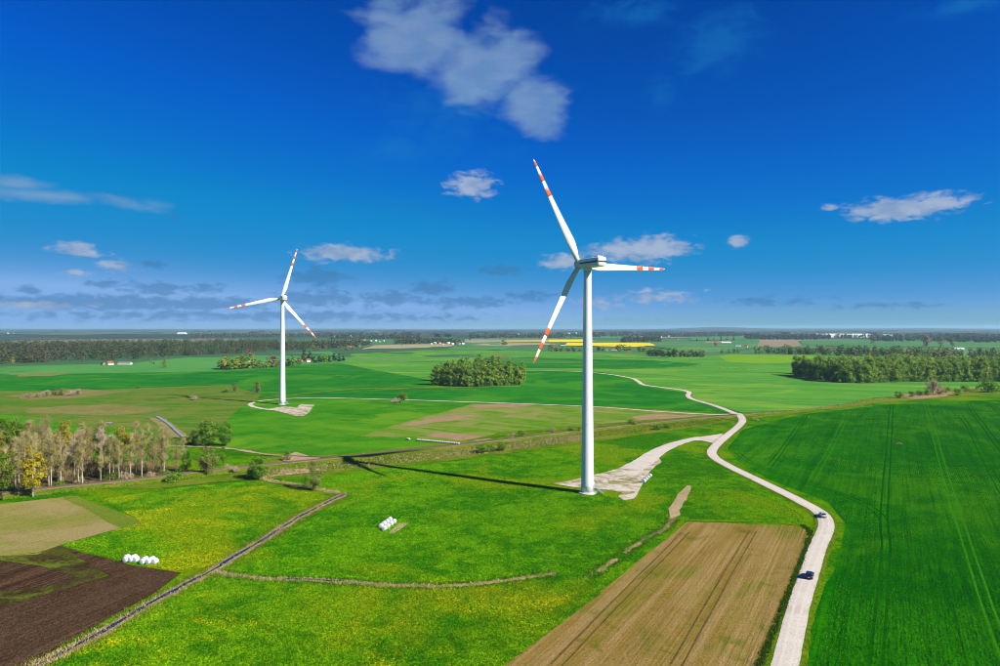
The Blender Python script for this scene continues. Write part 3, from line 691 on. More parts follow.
# tramlines of the crop and wheel marks of the bare field
ca, sa = math.cos(R(ROWDIR)), math.sin(R(ROWDIR))
TRAMS = []
def tram(pxs, mat, w=.42, gauge=1.05, dz=.085, name='tramline'):
    L = line_px(pxs, 5)
    if mat.startswith('tram'): TRAMS.append((L, gauge))
    for s_ in (-gauge, gauge):
        struct(ribbon(name, L, [(s_-w/2, 0), (s_+w/2, 0)], mat, dz, wob=.06))
tram([(868, 760), (876, 666), (882, 600), (886, 545), (884, 520), (887, 470), (892, 405.5)], 'tram', .6)
tram([(1060, 760), (1006, 655), (972, 560), (950, 490), (936, 440), (926, 404.5)], 'tram_pale', .45)
tram([(1110, 560), (1030, 480), (990, 435), (968, 403)], 'tram', .6)
tram([(1130, 470), (1040, 430), (985, 402)], 'tram', .6)
tram([(736, 452), (752, 463), (790, 478), (830, 490), (868, 506), (883, 520), (885, 540)], 'tram', .45)
tram([(770, 466), (792, 436), (806, 416)], 'tram', .4)
tram([(810, 484), (835, 440), (850, 412)], 'tram_pale', .35)
tram([(1180, 800), (1090, 640), (1030, 540), (990, 470), (960, 415)], 'tram', .35)
tram([(556, 666), (600, 620), (640, 579), (686, 532)], 'brown_track', .4, 1.0, .10, 'wheel_track')
tram([(535, 666), (566, 640), (610, 600), (660, 555), (682, 530)], 'brown_track_pale', .3, .5, .10, 'wheel_track')
tram([(676, 666), (700, 623), (726, 577), (753, 531)], 'brown_track', .4, 1.0, .10, 'wheel_track')
tram([(690, 666), (713, 620), (740, 572), (764, 531)], 'brown_track_pale', .3, .6, .10, 'wheel_track')
tram([(620, 666), (664, 610), (700, 566), (726, 531)], 'brown_track_pale', .25, .8, .10, 'wheel_track')
tram([(748, 666), (768, 610), (784, 570), (797, 534)], 'brown_track_pale', .25, .6, .10, 'wheel_track')

# ------------------------------------------------------------------ wind turbines
HUB, BLADE, YAW = 86.2, 43.0, R(30)
def blade_sections():
    st = [(1.3, 1.9, 1.9, 0), (3.0, 1.9, 1.8, 0), (5.5, 2.7, 1.3, .35), (9.0, 3.35, .9, .55), (14, 2.95, .68, .45), (20, 2.45, .5, .35), (26, 2.0, .38, .26), (32, 1.6, .28, .18), (37, 1.25, .2, .12), (40.5, .95, .14, .06), (42.4, .6, .1, .02), (43, .18, .05, .0)]
    return st
def interp(r):
    st = blade_sections()
    for a, b in zip(st, st[1:]):
        if r <= b[0]:
            t = (r-a[0])/(b[0]-a[0]); return tuple(a[i]+(b[i]-a[i])*t for i in range(1, 4))
    return st[-1][1:]
def blade_mesh(r0, r1, n, grow=0.0, name='blade'):
    mb = MB(); m = 14; vs = []; fs = []
    for i in range(n+1):
        r_ = r0+(r1-r0)*i/n
        ch, th, off = interp(r_); ch += 2*grow; th += 2*grow
        tw = R(16*(1-min(1, r_/30.0))+4)
        for j in range(m):
            a = 2*math.pi*j/m
            c = math.cos(a); s_ = math.sin(a)
            thick = th*.5*s_*(1.0 if ch < 2.0*th else (.55+.45*c if c < 0 else 1.0-.15*c))
            x = ch*.5*c-off
            cx = x*math.cos(tw)-thick*math.sin(tw); cy = x*math.sin(tw)+thick*math.cos(tw)
            vs.append((r_, cy-.0009*r_*r_*.6, cx))        # radial, along the axis (bent a little by the wind), in the rotor plane
    for i in range(n):
        for j in range(m):
            j2 = (j+1) % m; fs.append((i*m+j, i*m+j2, (i+1)*m+j2, (i+1)*m+j))
    fs.append(tuple(range(m))[::-1]); fs.append(tuple(n*m+j for j in range(m)))
    mb.add(vs, fs)
    return mb.mesh(name, True)
BM = blade_mesh(1.3, 43, 40)
SM = [blade_mesh(a*BLADE, b*BLADE, 4, .025, 'stripe') for a, b in ((.66, .73), (.80, .865), (.935, .985))]
def turbine(loc, angles, label, label_cat='wind turbine'):
    root = empty('wind_turbine', loc, YAW); tag(root, label, label_cat, 'wind turbines in the green fields')
    f = MB().lathe([(3.4, -.4), (3.4, .28), (3.25, .34), (0.01, .36)], 40).build('foundation', 'concrete', root)
    prof = [(2.42+(1.42-2.42)*t, .3+83.6*t) for t in [i/24 for i in range(25)]]
    tw = MB().lathe(prof, 48).build('tower', 'tower_paint', root, True)
    for z in (3.1, 26., 54., 83.6):
        r_ = 2.42-(z-.3)/83.6
        MB().lathe([(r_+.005, z-.11), (r_+.035, z-.08), (r_+.035, z+.08), (r_+.005, z+.11)], 48).build('flange', 'seam_metal', tw, True)
    MB().lathe([(2.75, .32), (2.75, .52), (2.5, .56)], 40).build('base_ring', 'concrete', tw, True)
    a = R(-20)-YAW                                        # door and steps face right, towards the track
    M = Matrix.Rotation(a, 4, 'Z')
    d = MB().box(2.30, 2.46, -.55, .55, 2.0, 4.3, M).build('door', 'seam_metal', root, bevel=.03)
    MB().box(2.462, 2.54, .30, .40, 3.0, 3.2, M).build('handle', 'black_trim', d)
    st = MB()
    for i in range(8): st.box(3.7+i*.30, 4.0+i*.30, -.6, .6, 1.75-i*.22, 1.82-i*.22, M)
    st.box(2.4, 3.7, -.7, .7, 1.90, 1.98, M)
    for s_ in (-.65, .65):
        st.tube([M @ Vector((2.5, s_, 1.95)), M @ Vector((2.5, s_, 3.0)), M @ Vector((3.7, s_, 3.0)), M @ Vector((6.1, s_, 1.3)), M @ Vector((6.1, s_, .3))], [.05]*5, 5)
        st.tube([M @ Vector((3.7, s_, 1.8)), M @ Vector((6.1, s_, .1))], [.09, .09], 4)
        for x_ in (2.6, 3.65): st.tube([M @ Vector((x_, s_, .2)), M @ Vector((x_, s_, 3.0))], [.05, .05], 5)
    st.build('entry_steps', 'steel', root)
    # nacelle: long box with rounded corners, tail end slightly raked
    nb = MB(); sec = []
    for y, w, z0, z1 in ((-8.8, 1.70, 84.75, 87.75), (-8.5, 1.95, 84.5, 87.95), (-2, 2.05, 84.4, 87.95), (2.6, 2.0, 84.45, 87.9), (3.5, 1.7, 84.7, 87.7)):
        ring = []
        for k_ in range(24):
            t = 2*math.pi*k_/24; cx, cz = math.cos(t), math.sin(t)
            e = .30
            ring.append((w*math.copysign(abs(cx)**e, cx), y, (z0+z1)/2+(z1-z0)/2*math.copysign(abs(cz)**e, cz)))
        sec.append(ring)
    vs = [p for r_ in sec for p in r_]; fs = []
    for i in range(len(sec)-1):
        for j in range(24): fs.append((i*24+j, i*24+(j+1) % 24, (i+1)*24+(j+1) % 24, (i+1)*24+j))
    fs.append(tuple(range(24))[::-1]); fs.append(tuple(4*24+j for j in range(24)))
    nac = nb.add(vs, fs).build('nacelle', 'nacelle_paint', root, True)
    sp = MB()
    sp.box(-2.12, -2.0, -8.4, 2.2, 85.95, 86.45); sp.box(2.0, 2.12, -8.4, 2.2, 85.95, 86.45); sp.box(-1.8, 1.8, -8.90, -8.78, 85.95, 86.45)
    sp.build('stripe', 'navy_paint', nac)
    MB().box(-1.2, 1.2, -7.6, -5.4, 87.9, 88.35).build('cooler', 'seam_metal', nac, bevel=.08)
    MB().tube([(.9, -8.0, 87.9), (.9, -8.0, 89.3)], [.06, .05], 6).build('wind_vane', 'steel', nac)
    MB().lathe([(1.5, 83.4), (1.7, 83.8), (1.7, 84.6)], 32).build('yaw_ring', 'seam_metal', nac, True)
    # hub and spinner, turned on the axis
    hb = MB(); pr = [(1.72, 3.52), (1.9, 4.0), (1.95, 5.2), (1.75, 6.2), (1.2, 7.0), (.5, 7.4), (.02, 7.5)]
    vs = []; fs = []
    for r_, y in pr:
        for j in range(28): t = 2*math.pi*j/28; vs.append((r_*math.cos(t), y, HUB+r_*math.sin(t)))
    for i in range(len(pr)-1):
        for j in range(28): fs.append((i*28+j, i*28+(j+1) % 28, (i+1)*28+(j+1) % 28, (i+1)*28+j))
    fs.append(tuple(range(28)))
    hub = hb.add(vs, fs).build('hub', 'nacelle_paint', root, True)
    for th in angles:
        b = link('blade', BM, 'blade_paint', root); b.location = (0, 5.0, HUB); b.rotation_euler = (0, R(-th), 0)
        for sm in SM:
            s_ = link('stripe', sm, 'orange_paint', b)
    return root
T1 = G(587.5, 493); T2 = G(282.5, 404.5)
turbine((T1.x, T1.y, h(T1.x, T1.y)+.12), (120, 0, 240), 'large white wind turbine on the gravel pad in the foreground')
turbine((T2.x, T2.y, h(T2.x, T2.y)+.2), (73, 192, 311), 'smaller distant white wind turbine on a sandy pad in the left fields')

# ------------------------------------------------------------------ cars
def car(loc, rz, paint, label, estate=False):
    root = empty('car', loc, rz); tag(root, label, 'car', 'cars on the gravel road')
    # stations along the length: y, half width, z floor, z shoulder
    st = [(-2.20, .70, .42, .80), (-2.12, .84, .30, .92), (-1.3, .90, .24, .96), (0, .92, .22, .97), (1.0, .91, .24, .95), (1.75, .86, .28, .84), (2.14, .74, .34, .72), (2.22, .60, .42, .62)]
    vs = []; fs = []; k_ = 8
    for y, w, z0, z1 in st:
        for x, z in ((-w*.9, z0), (-w, z0+.16), (-w, z1-.16), (-w*.93, z1), (w*.93, z1), (w, z1-.16), (w, z0+.16), (w*.9, z0)): vs.append((x, y, z))
    for i in range(len(st)-1):
        for j in range(k_): fs.append((i*k_+j, i*k_+(j+1) % k_, (i+1)*k_+(j+1) % k_, (i+1)*k_+j))
    fs.append(tuple(range(k_))[::-1]); fs.append(tuple((len(st)-1)*k_+j for j in range(k_)))
    body = MB().add(vs, fs).build('body', paint, root, True)
    rb, rt = (-2.0, -1.75) if estate else (-1.85, -1.25)
    lo = [(-.80, rb), (.80, rb), (.80, .95), (-.80, .95)]; hi = [(-.62, rt), (.62, rt), (.62, .10), (-.62, .10)]
    MB().add([(x, y, .93) for x, y in lo]+[(x, y, 1.42) for x, y in hi], [(0, 1, 5, 4), (1, 2, 6, 5), (2, 3, 7, 6), (3, 0, 4, 7), (4, 5, 6, 7)]).build('windows', 'car_glass', root)
    MB().add([(x*1.03, y+(-.04 if y < 0 else .04), 1.40) for x, y in hi]+[(x*.94, y*.96, 1.475) for x, y in hi], [(0, 1, 5, 4), (1, 2, 6, 5), (2, 3, 7, 6), (3, 0, 4, 7), (4, 5, 6, 7), (3, 2, 1, 0)]).build('roof', paint, root, bevel=.02)
    for s_ in (-1, 1):
        for (x0, y0), (x1, y1) in (((.80, .95), (.62, .10)), ((.80, rb), (.62, rt)), ((.805, -.35), (.63, -.45))):
            MB().tube([(s_*x0, y0, .93), (s_*x1, y1, 1.42)], [.045, .04], 5).build('pillar', paint, root)
    for x in (-.80, .80):
        for y in (-1.38, 1.36):
            w = empty('wheel', (x, y, .33)); w.parent = root
            pr = [(.22, -.11), (.31, -.11), (.33, -.07), (.33, .07), (.31, .11), (.22, .11)]
            t = MB().lathe(pr, 18).build('tyre', 'rubber', w, True); t.rotation_euler = (0, R(90), 0)
            r_ = MB().lathe([(.215, -.10), (.215, .10)], 16).build('rim', 'rim', w); r_.rotation_euler = (0, R(90), 0)
    for s_ in (-1, 1):
        MB().box(s_*.70-.16, s_*.70+.16, -2.19, -2.08, .70, .86).build('tail_light', 'lamp_red', root, bevel=.02)
        MB().box(s_*.58-.14, s_*.58+.14, 2.12, 2.22, .55, .67).build('headlight', 'lamp_clear', root, bevel=.02)
        MB().box(s_*.97-.08, s_*.97+.08, .62, .80, .95, 1.08).build('mirror', paint, root, bevel=.02)
    MB().box(-.27, .27, -2.235, -2.19, .55, .67).build('number_plate', 'plate_white', root)
    MB().box(-.75, .75, -2.21, -2.13, .33, .46).build('bumper', 'black_trim', root, bevel=.02)
    return root
def road_pose(px, py, off):
    p = G(px, py).xy
    i = min(range(len(RL)), key=lambda j: (RL[j]-p).length)
    t = (RL[min(i+2, len(RL)-1)]-RL[max(i-2, 0)]).normalized(); n = Vector((t.y, -t.x)); q = RL[i]+n*off
    return (q.x, q.y, h(q.x, q.y)+.305), math.atan2(-t.x, t.y)
l_, a_ = road_pose(811, 580, .35); car(l_, a_, 'car_blue', 'dark blue car driving away on the gravel road, nearer the camera', True)
l_, a_ = road_pose(816, 517, -.4); car(l_, a_, 'car_silver', 'silver car with dark windows at the bend of the gravel road')

# ------------------------------------------------------------------ bales
def bale_mesh(r_=.66, l_=1.25, name='bale', seed=0):
    rg = random.Random(seed); mb = MB(); pr = [(.02, -.5), (.72, -.5), (.93, -.47), (1., -.38), (1.02, 0), (1., .38), (.93, .47), (.72, .5), (.02, .5)]
    vs = []; fs = []; n = 20
    for q, y in pr:
        for j in range(n):
            a = 2*math.pi*j/n; e = q*r_*(1+rg.uniform(-.02, .02)); z = e*math.sin(a)
            z = max(z, -r_*.90)
            vs.append((e*math.cos(a), y*l_, z+r_*.90))
    for i in range(len(pr)-1):
        for j in range(n): fs.append((i*n+j, i*n+(j+1) % n, (i+1)*n+(j+1) % n, (i+1)*n+j))
    fs.append(tuple(range(n))[::-1]); fs.append(tuple((len(pr)-1)*n+j for j in range(n)))
    return mb.add(vs, fs).mesh(name, True)
WB = [bale_mesh(.72, 1.3, 'wrapped_bale', s) for s in range(3)]; SB = [bale_mesh(.53, 1.3, 'straw_bale', 9+s) for s in range(3)]
for m_ in WB: m_.materials.append(MATS['wrap_film'])
for m_ in SB: m_.materials.append(MATS['bale_face'])
def bale_row(p0, p1, n, label, group, name='wrapped_bale', meshes=None, turn=0.0, lift=.08, side=0.0):
    a, b = G(*p0).xy, G(*p1).xy; d = (b-a).normalized(); nn = Vector((d.y, -d.x))
    for i in range(n):
        q = a.lerp(b, i/max(1, n-1))+nn*(side+random.uniform(-.06, .06))
        o = bpy.data.objects.new(name, (meshes or WB)[i % 3]); COL.objects.link(o)
        o.location = (q.x, q.y, h(q.x, q.y)+lift); o.rotation_euler = (0, 0, math.atan2(-d.x, d.y)+turn+random.uniform(-.08, .08))
        tag(o, label, 'bale', group)
lb = 'white wrapped bale in the double row beside the straw rectangle on the meadow'
bale_row((381, 528), (390, 521.5), 4, lb, 'wrapped bales in the middle of the meadow')
bale_row((384.5, 530.5), (394, 523.5), 4, lb, 'wrapped bales in the middle of the meadow')
bale_row((126, 562), (136, 562), 3, 'white wrapped bale in the left cluster by the ploughed field', 'wrapped bales in the left cluster', turn=1.2)
bale_row((127, 560), (134, 560), 2, 'white wrapped bale in the left cluster by the ploughed field', 'wrapped bales in the left cluster', turn=1.2)
bale_row((143, 564), (155, 564), 3, 'white wrapped bale in the right cluster by the ploughed field', 'wrapped bales in the right cluster', turn=1.2)
bale_row((145, 562), (152, 562), 2, 'white wrapped bale in the right cluster by the ploughed field', 'wrapped bales in the right cluster', turn=1.2)
bale_row((644, 483), (650, 477.5), 4, 'white wrapped bale in the short row at the gravel pad edge', 'wrapped bales on the gravel pad', lift=.2)
bale_row((417.5, 441.0), (458.5, 444.7), 19, 'pale bale in the long row beside the railway', 'bales lined up beside the railway', 'straw_bale', SB, R(90), .2)
bale_row((407.5, 440), (409, 440.2), 2, 'pale bale in the pair left of the long row', 'pair of bales by the railway', 'straw_bale', SB, R(90), .2)

# ------------------------------------------------------------------ stone heaps picked from the fields
def stone_heap(px, py, n, size, label):
    p = G(px, py); root = empty('stone_heap', p); tag(root, label, 'stone heap'); rg = random.Random(int(px))
    for i in range(n):
        bm = bmesh.new(); bmesh.ops.create_icosphere(bm, subdivisions=1, radius=size*rg.uniform(.5, 1))
        for v in bm.verts: v.co *= rg.uniform(.8, 1.2); v.co.z *= .7
        me_ = bpy.data.meshes.new('stone'); bm.to_mesh(me_); bm.free()
        o = link('stone', me_, 'field_stone', root); r_ = rg.uniform(0, 1.3); a = rg.uniform(0, 6.28); o.location = (r_*math.cos(a)*1.4, r_*math.sin(a), .25+max(0, .7-r_*.6))
stone_heap(900, 444.5, 12, .55, 'small heap of pale stones lying in the green crop')
stone_heap(757, 420.5, 10, .6, 'small heap of pale stones at the crop corner beside the road')
# ------------------------------------------------------------------ trees
def leaf_quads(C, size, up=.35, asp=.75, out=None):
    """one quad leaf clump at each row of C"""
    n = len(C); N = RNG.normal(size=(n, 3))*.55
    if out is not None: N = N+out/(np.linalg.norm(out, axis=1)[:, None]+1e-6)
    N[:, 2] += up; N /= np.linalg.norm(N, axis=1)[:, None]
    A = np.cross(N, RNG.normal(size=(n, 3))); A /= np.linalg.norm(A, axis=1)[:, None]; B = np.cross(N, A)
    s = (size*RNG.uniform(.6, 1.3, n))[:, None]
    A = A*s*.5; B = B*s*.5*asp
    V = np.stack([C-A-B*.4, C+A*.2-B, C+A+B*.4, C-A*.2+B], 1).reshape(-1, 3)
    return V, np.arange(4*n).reshape(n, 4)
def twig_tris(P, D, ln, w):
    n = len(P); A = np.cross(D, RNG.normal(size=(n, 3))); A /= np.linalg.norm(A, axis=1)[:, None]+1e-9
    l = (ln*RNG.uniform(.5, 1.3, n))[:, None]
    V = np.stack([P-A*w*.5, P+A*w*.5, P+D*l], 1).reshape(-1, 3)
    return V, np.arange(3*n).reshape(n, 3)
def clump_centres(n, H, base, rx, shape):
    out = []
    while len(out) < n:
        t = RNG.uniform(0, 1); z = base+(H-base)*t
        if shape == 'round': w = math.sqrt(max(0, 1-(2*t-1)**2))
        elif shape == 'dome': w = math.sqrt(max(0, 1-(max(0, t-.35)/.65)**2))*(.75+.25*min(1, t/.3))
        elif shape == 'column': w = (.6+.4*math.sin(math.pi*min(1, t*1.15)))*(1 if t < .75 else math.sqrt(max(0, 1-((t-.75)/.25)**2)))
        elif shape == 'cone': w = (1-t)**.85
        else: w = math.sqrt(max(0, 1-(max(0, t-.55)/.45)**2))*(.35+.65*min(1, t/.55))   # 'vase'
        if RNG.uniform() > w+.05: continue
        a = RNG.uniform(0, 2*math.pi); q = math.sqrt(RNG.uniform(.12, 1))*w*rx
        out.append((q*math.cos(a), q*math.sin(a), z))
    return np.array(out)
def make_tree(H, base, rx, shape, nclump, nleaf, leaf, tr, leafmat, bark, rc=None, twigs=0, twigmat=None, twig_len=1.2, lean=.02):
    """returns trunk mesh (trunk and limbs) and crown mesh (leaf or twig clumps)"""
    CC = clump_centres(nclump, H, base, rx, shape)
    tk = MB(); n = 7
    lx, ly = random.uniform(-lean, lean)*H, random.uniform(-lean, lean)*H
    pts = [(lx*(i/n)**2+random.uniform(-.06, .06)*tr*4*(i > 0), ly*(i/n)**2+random.uniform(-.06, .06)*tr*4*(i > 0), H*.93*i/n-.3*(i == 0)) for i in range(n+1)]
    rad = [tr*(1.25 if i == 0 else 1-.88*i/n) for i in range(n+1)]
    tk.tube(pts, rad, 7)
    limbs = []
    for c in CC[:max(8, int(nclump*.6))]:
        zc = c[2]; r_ = math.hypot(c[0], c[1])
        z0 = max(H*.12, min(H*.85, zc-r_*random.uniform(.6, 1.1)-.3)); t = z0/(H*.93)
        p0 = Vector((lx*t*t, ly*t*t, z0)); p2 = Vector(c); pm = p0.lerp(p2, .5)+Vector((0, 0, -.12*r_))
        rr = tr*(1-.85*t)*.45
        tk.tube([p0, pm, p2], [rr, rr*.6, rr*.2], 4, False); limbs.append((p0, pm, p2))
    rc = rc or rx*.33
    P = np.repeat(CC, max(1, nleaf//nclump), 0); P = P+RNG.normal(size=P.shape)*rc*np.array([.55, .55, .45])
    P[:, 2] = np.maximum(P[:, 2], .3)
    V, F = leaf_quads(P, leaf, .4, .75, P-np.array([0, 0, base+(H-base)*.35]))
    if twigs:
        L = np.array([[*a, *b, *c] for a, b, c in limbs])
        ii = RNG.integers(0, len(L), twigs); t = RNG.uniform(.25, 1, twigs)[:, None]
        A, B, C_ = L[ii, :3], L[ii, 3:6], L[ii, 6:]
        Q = (1-t)**2*A+2*t*(1-t)*B+t*t*C_
        D = Q*np.array([.12, .12, 0])+RNG.normal(size=Q.shape)*.55+np.array([0, 0, .75]); D /= np.linalg.norm(D, axis=1)[:, None]
        Q = Q+RNG.normal(size=Q.shape)*rc*.3
        TV, TF = twig_tris(Q, D, twig_len, .085)
        tw = np_mesh('twigs', TV, TF); tw.materials.append(MATS[twigmat])
    else: tw = None
    cr = np_mesh('crown', V, F) if nleaf else None
    if cr: cr.materials.append(MATS[leafmat])
    tm = tk.mesh('trunk', True); tm.materials.append(MATS[bark])
    return tm, cr, tw
PROTO = {}
def proto(key, cnt, **kw):
    PROTO[key] = [make_tree(**kw) for _ in range(cnt)]
random.seed(21)
# near wood
proto('birch', 5, H=20, base=6.5, rx=2.4, shape='vase', nclump=34, nleaf=760, leaf=.36, tr=.21, leafmat='leaf_spring', bark='bark_pale', rc=.9, twigs=1050, twigmat='twig_pale', twig_len=1.5)
proto('bare_brown', 4, H=17, base=4, rx=2.9, shape='vase', nclump=34, nleaf=260, leaf=.36, tr=.19, leafmat='leaf_olive', bark='bark', rc=1., twigs=1300, twigmat='twig_brown', twig_len=1.4)
proto('mauve', 3, H=17, base=7, rx=3.4, shape='round', nclump=36, nleaf=60, leaf=.4, tr=.2, leafmat='leaf_olive', bark='bark_pale', rc=1., twigs=1900, twigmat='twig_mauve', twig_len=1.3)
proto('green', 4, H=20, base=5, rx=3.6, shape='dome', nclump=34, nleaf=2600, leaf=.62, tr=.28, leafmat='leaf_fresh', bark='bark', rc=1.25)
proto('gold', 3, H=19, base=8, rx=3.3, shape='round', nclump=28, nleaf=1800, leaf=.55, tr=.26, leafmat='leaf_gold', bark='bark_pale', rc=1.1, twigs=500, twigmat='twig_pale')
proto('yellow', 2, H=18, base=3.5, rx=3.4, shape='dome', nclump=44, nleaf=3400, leaf=.55, tr=.26, leafmat='leaf_yellow', bark='bark_pale', rc=1.0)
proto('round_big', 3, H=15, base=2.2, rx=5.4, shape='round', nclump=60, nleaf=4600, leaf=.6, tr=.40, leafmat='leaf_green', bark='bark', rc=1.35)
proto('loose', 3, H=11, base=1.4, rx=3.6, shape='dome', nclump=30, nleaf=1500, leaf=.46, tr=.2, leafmat='leaf_olive', bark='bark', rc=1.1, twigs=1200, twigmat='twig_brown', twig_len=1.1)
proto('bush', 4, H=3.0, base=.3, rx=2.0, shape='dome', nclump=18, nleaf=700, leaf=.34, tr=.08, leafmat='leaf_fresh', bark='bark', rc=.6)
proto('dark_bush', 3, H=3.0, base=.3, rx=2.0, shape='dome', nclump=18, nleaf=700, leaf=.34, tr=.08, leafmat='leaf_green', bark='bark', rc=.6)
proto('bare_bush', 3, H=3.2, base=.3, rx=1.9, shape='vase', nclump=20, nleaf=90, leaf=.3, tr=.07, leafmat='leaf_yellow', bark='bark', rc=.5, twigs=700, twigmat='twig_mauve', twig_len=.9)
proto('grove', 6, H=26, base=.8, rx=5.4, shape='column', nclump=56, nleaf=2400, leaf=1.25, tr=.36, leafmat='leaf_grove', bark='bark', rc=1.7)
proto('far_round', 5, H=18, base=1.8, rx=5.2, shape='dome', nclump=22, nleaf=420, leaf=2.1, tr=.4, leafmat='leaf_grove', bark='bark', rc=1.8)
proto('far_olive', 4, H=18, base=2, rx=4.8, shape='dome', nclump=22, nleaf=380, leaf=1.9, tr=.4, leafmat='leaf_olive', bark='bark', rc=1.8)
proto('far_brown', 3, H=20, base=3, rx=5.0, shape='dome', nclump=22, nleaf=340, leaf=1.7, tr=.4, leafmat='leaf_brown', bark='bark', rc=1.9)
proto('far_dark', 4, H=17, base=1.2, rx=3.6, shape='cone', nclump=22, nleaf=380, leaf=1.7, tr=.35, leafmat='leaf_dark', bark='bark', rc=1.2)
proto('far_gold', 2, H=15, base=2, rx=3.2, shape='dome', nclump=18, nleaf=320, leaf=1.6, tr=.3, leafmat='leaf_yellow', bark='bark_pale', rc=1.3)
def place(key, x, y, hgt, label, group=None, name='tree', cat='tree', parts=True, wid=None):
    tm, cr, tw = random.choice(PROTO[key])
    H0 = {'birch': 20, 'bare_brown': 17, 'mauve': 17, 'green': 20, 'gold': 19, 'yellow': 18, 'round_big': 15, 'loose': 11, 'bush': 3, 'dark_bush': 3, 'bare_bush': 3.2, 'grove': 26, 'far_round': 18, 'far_olive': 18, 'far_brown': 20, 'far_dark': 17, 'far_gold': 15}[key]
    s_ = hgt/H0
    root = empty(name, (x, y, h(x, y)), random.uniform(0, 6.28), s_)
    if wid: root.scale = (s_*wid, s_*wid, s_)
    tag(root, label, cat, group)
    for nm, me_ in (('trunk', tm), ('crown', cr), ('twigs', tw)):
        if me_:
            o = bpy.data.objects.new(nm, me_); COL.objects.link(o); o.parent = root
    return root
def place_px(key, px, py, hgt, *a, **kw):
    p = G(px, py); return place(key, p.x, p.y, hgt, *a, **kw)
def in_poly(x, y, P):
    c = False; j = len(P)-1
    for i in range(len(P)):
        if ((P[i][1] > y) != (P[j][1] > y)) and x < (P[j][0]-P[i][0])*(y-P[i][1])/(P[j][1]-P[i][1])+P[i][0]: c = not c
        j = i
    return c
def scatter(P, n, gap, tries=40000):
    xs, ys = [p[0] for p in P], [p[1] for p in P]; out = []; t = 0
    while len(out) < n and t < tries:
        t += 1; x, y = random.uniform(min(xs), max(xs)), random.uniform(min(ys), max(ys))
        if in_poly(x, y, P) and all((x-a)**2+(y-b)**2 > gap*gap for a, b in out): out.append((x, y))
    return out
random.seed(5)
patch('wood_floor', [(-160, 512), (0, 497), (60, 489.5), (120, 481.5), (172, 475.5), (190, 472), (180, 467), (150, 463.5), (90, 459), (40, 455), (-160, 462)], 'leaf_litter', .14, 1.2, 4.)
# the wood along the railway, left
gw = 'trees of the wood along the railway'
for (px, py, ht, key, lab) in [
        (33, 497, 19, 'yellow', 'full yellow-leaved tree standing in front of the wood'), (2, 500, 19, 'green', 'bright green tree at the left edge in front of the wood'),
        (122, 478, 20.5, 'gold', 'tall golden-crowned tree in the middle of the wood'), (64, 470, 22.5, 'gold', 'golden green tree rising at the back of the wood'),
        (187, 473, 10.5, 'green', 'low rounded light green tree near the right end of the wood'), (207, 475, 13.5, 'loose', 'thin loose tree at the right end of the wood, by the railway'),
        (223, 466, 8.5, 'green', 'small dark green tree at the wood end behind the railway')]:
    place_px(key, px, py, ht, lab, gw)
FRONT = [(-90, 503), (-40, 498), (0, 494), (40, 489), (75, 486), (110, 482.5), (140, 479.5), (165, 476.5), (182, 474)]
front = line_px(FRONT, 2.7)
for i, p in enumerate(front):
    key = random.choice(['birch', 'birch', 'birch', 'bare_brown', 'birch'])
    if i < len(front)*.45: key = random.choice(['bare_brown', 'bare_brown', 'mauve', 'birch', 'birch'])
    q = p+Vector((random.uniform(-1, 1), random.uniform(0, 5)))
    place(key, q.x, q.y, random.uniform(15.5, 20.5)*(1-.25*sstep(.8, 1, i/len(front))), {'birch': 'slender pale-trunked birch in the front row of the railway wood', 'bare_brown': 'bare brown tree in the front row of the railway wood', 'mauve': 'leafless tree with pale grey crown in the front row of the wood'}[key], gw)
WOOD = [G(*q).xy for q in ((-120, 497), (0, 488), (60, 481), (110, 476), (165, 471), (180, 468), (150, 465), (90, 460), (60, 455), (0, 456), (-120, 462))]
for x, y in scatter(WOOD, 84, 4.2):
    d = y-(240+.62*(x+180)); key = random.choice(['birch', 'bare_brown', 'bare_brown', 'birch', 'birch', 'mauve'])
    back = sstep(20, 60, y-G(500+x/y*FPX, 486).y)
    if random.random() < .10+.45*back*(x < -130): key = random.choice(['green', 'green', 'green', 'gold'])
    place(key, x, y, random.uniform(16.5, 21.5), {'birch': 'slender pale-trunked birch behind the front row of the railway wood', 'bare_brown': 'bare brown tree behind the front row of the railway wood', 'mauve': 'leafless tree with pale grey crown behind the front row',
          'green': 'fresh green tree at the back of the wood', 'gold': 'yellow-crowned tree at the back of the wood'}[key], gw)
def thicket(name, P, n, hgt, mat, label):
    Q = np.array([(x, y, h(x, y)+.1) for x, y in scatter(P, n, .8, 60000)]); Q = np.repeat(Q, 26, 0)
    m_ = len(Q); Q = Q+np.concatenate([RNG.normal(size=(m_, 2))*.8, RNG.uniform(0, hgt*.55, (m_, 1))], 1)
    D = RNG.normal(size=(m_, 3))*.45; D[:, 2] = 1; D /= np.linalg.norm(D, axis=1)[:, None]
    V, F = twig_tris(Q, D, hgt*.5, .11)
    return tag(link(name, np_mesh(name, V, F), mat), label, 'undergrowth', None, 'stuff')
thicket('undergrowth', WOOD, 900, 4.5, 'twig_brown', 'brown leafless undergrowth between the trunks of the wood')
for i in range(34):
    p = front[int(random.uniform(0, .999)*len(front))]; k_ = random.choice(['bush', 'dark_bush', 'bare_bush'])
    place(k_, p.x+random.uniform(-3, 3), p.y+random.uniform(-1, 8), random.uniform(1.6, 3.6), 'low undergrowth bush at the foot of the wood', 'bushes under the wood', 'bush', 'bush')
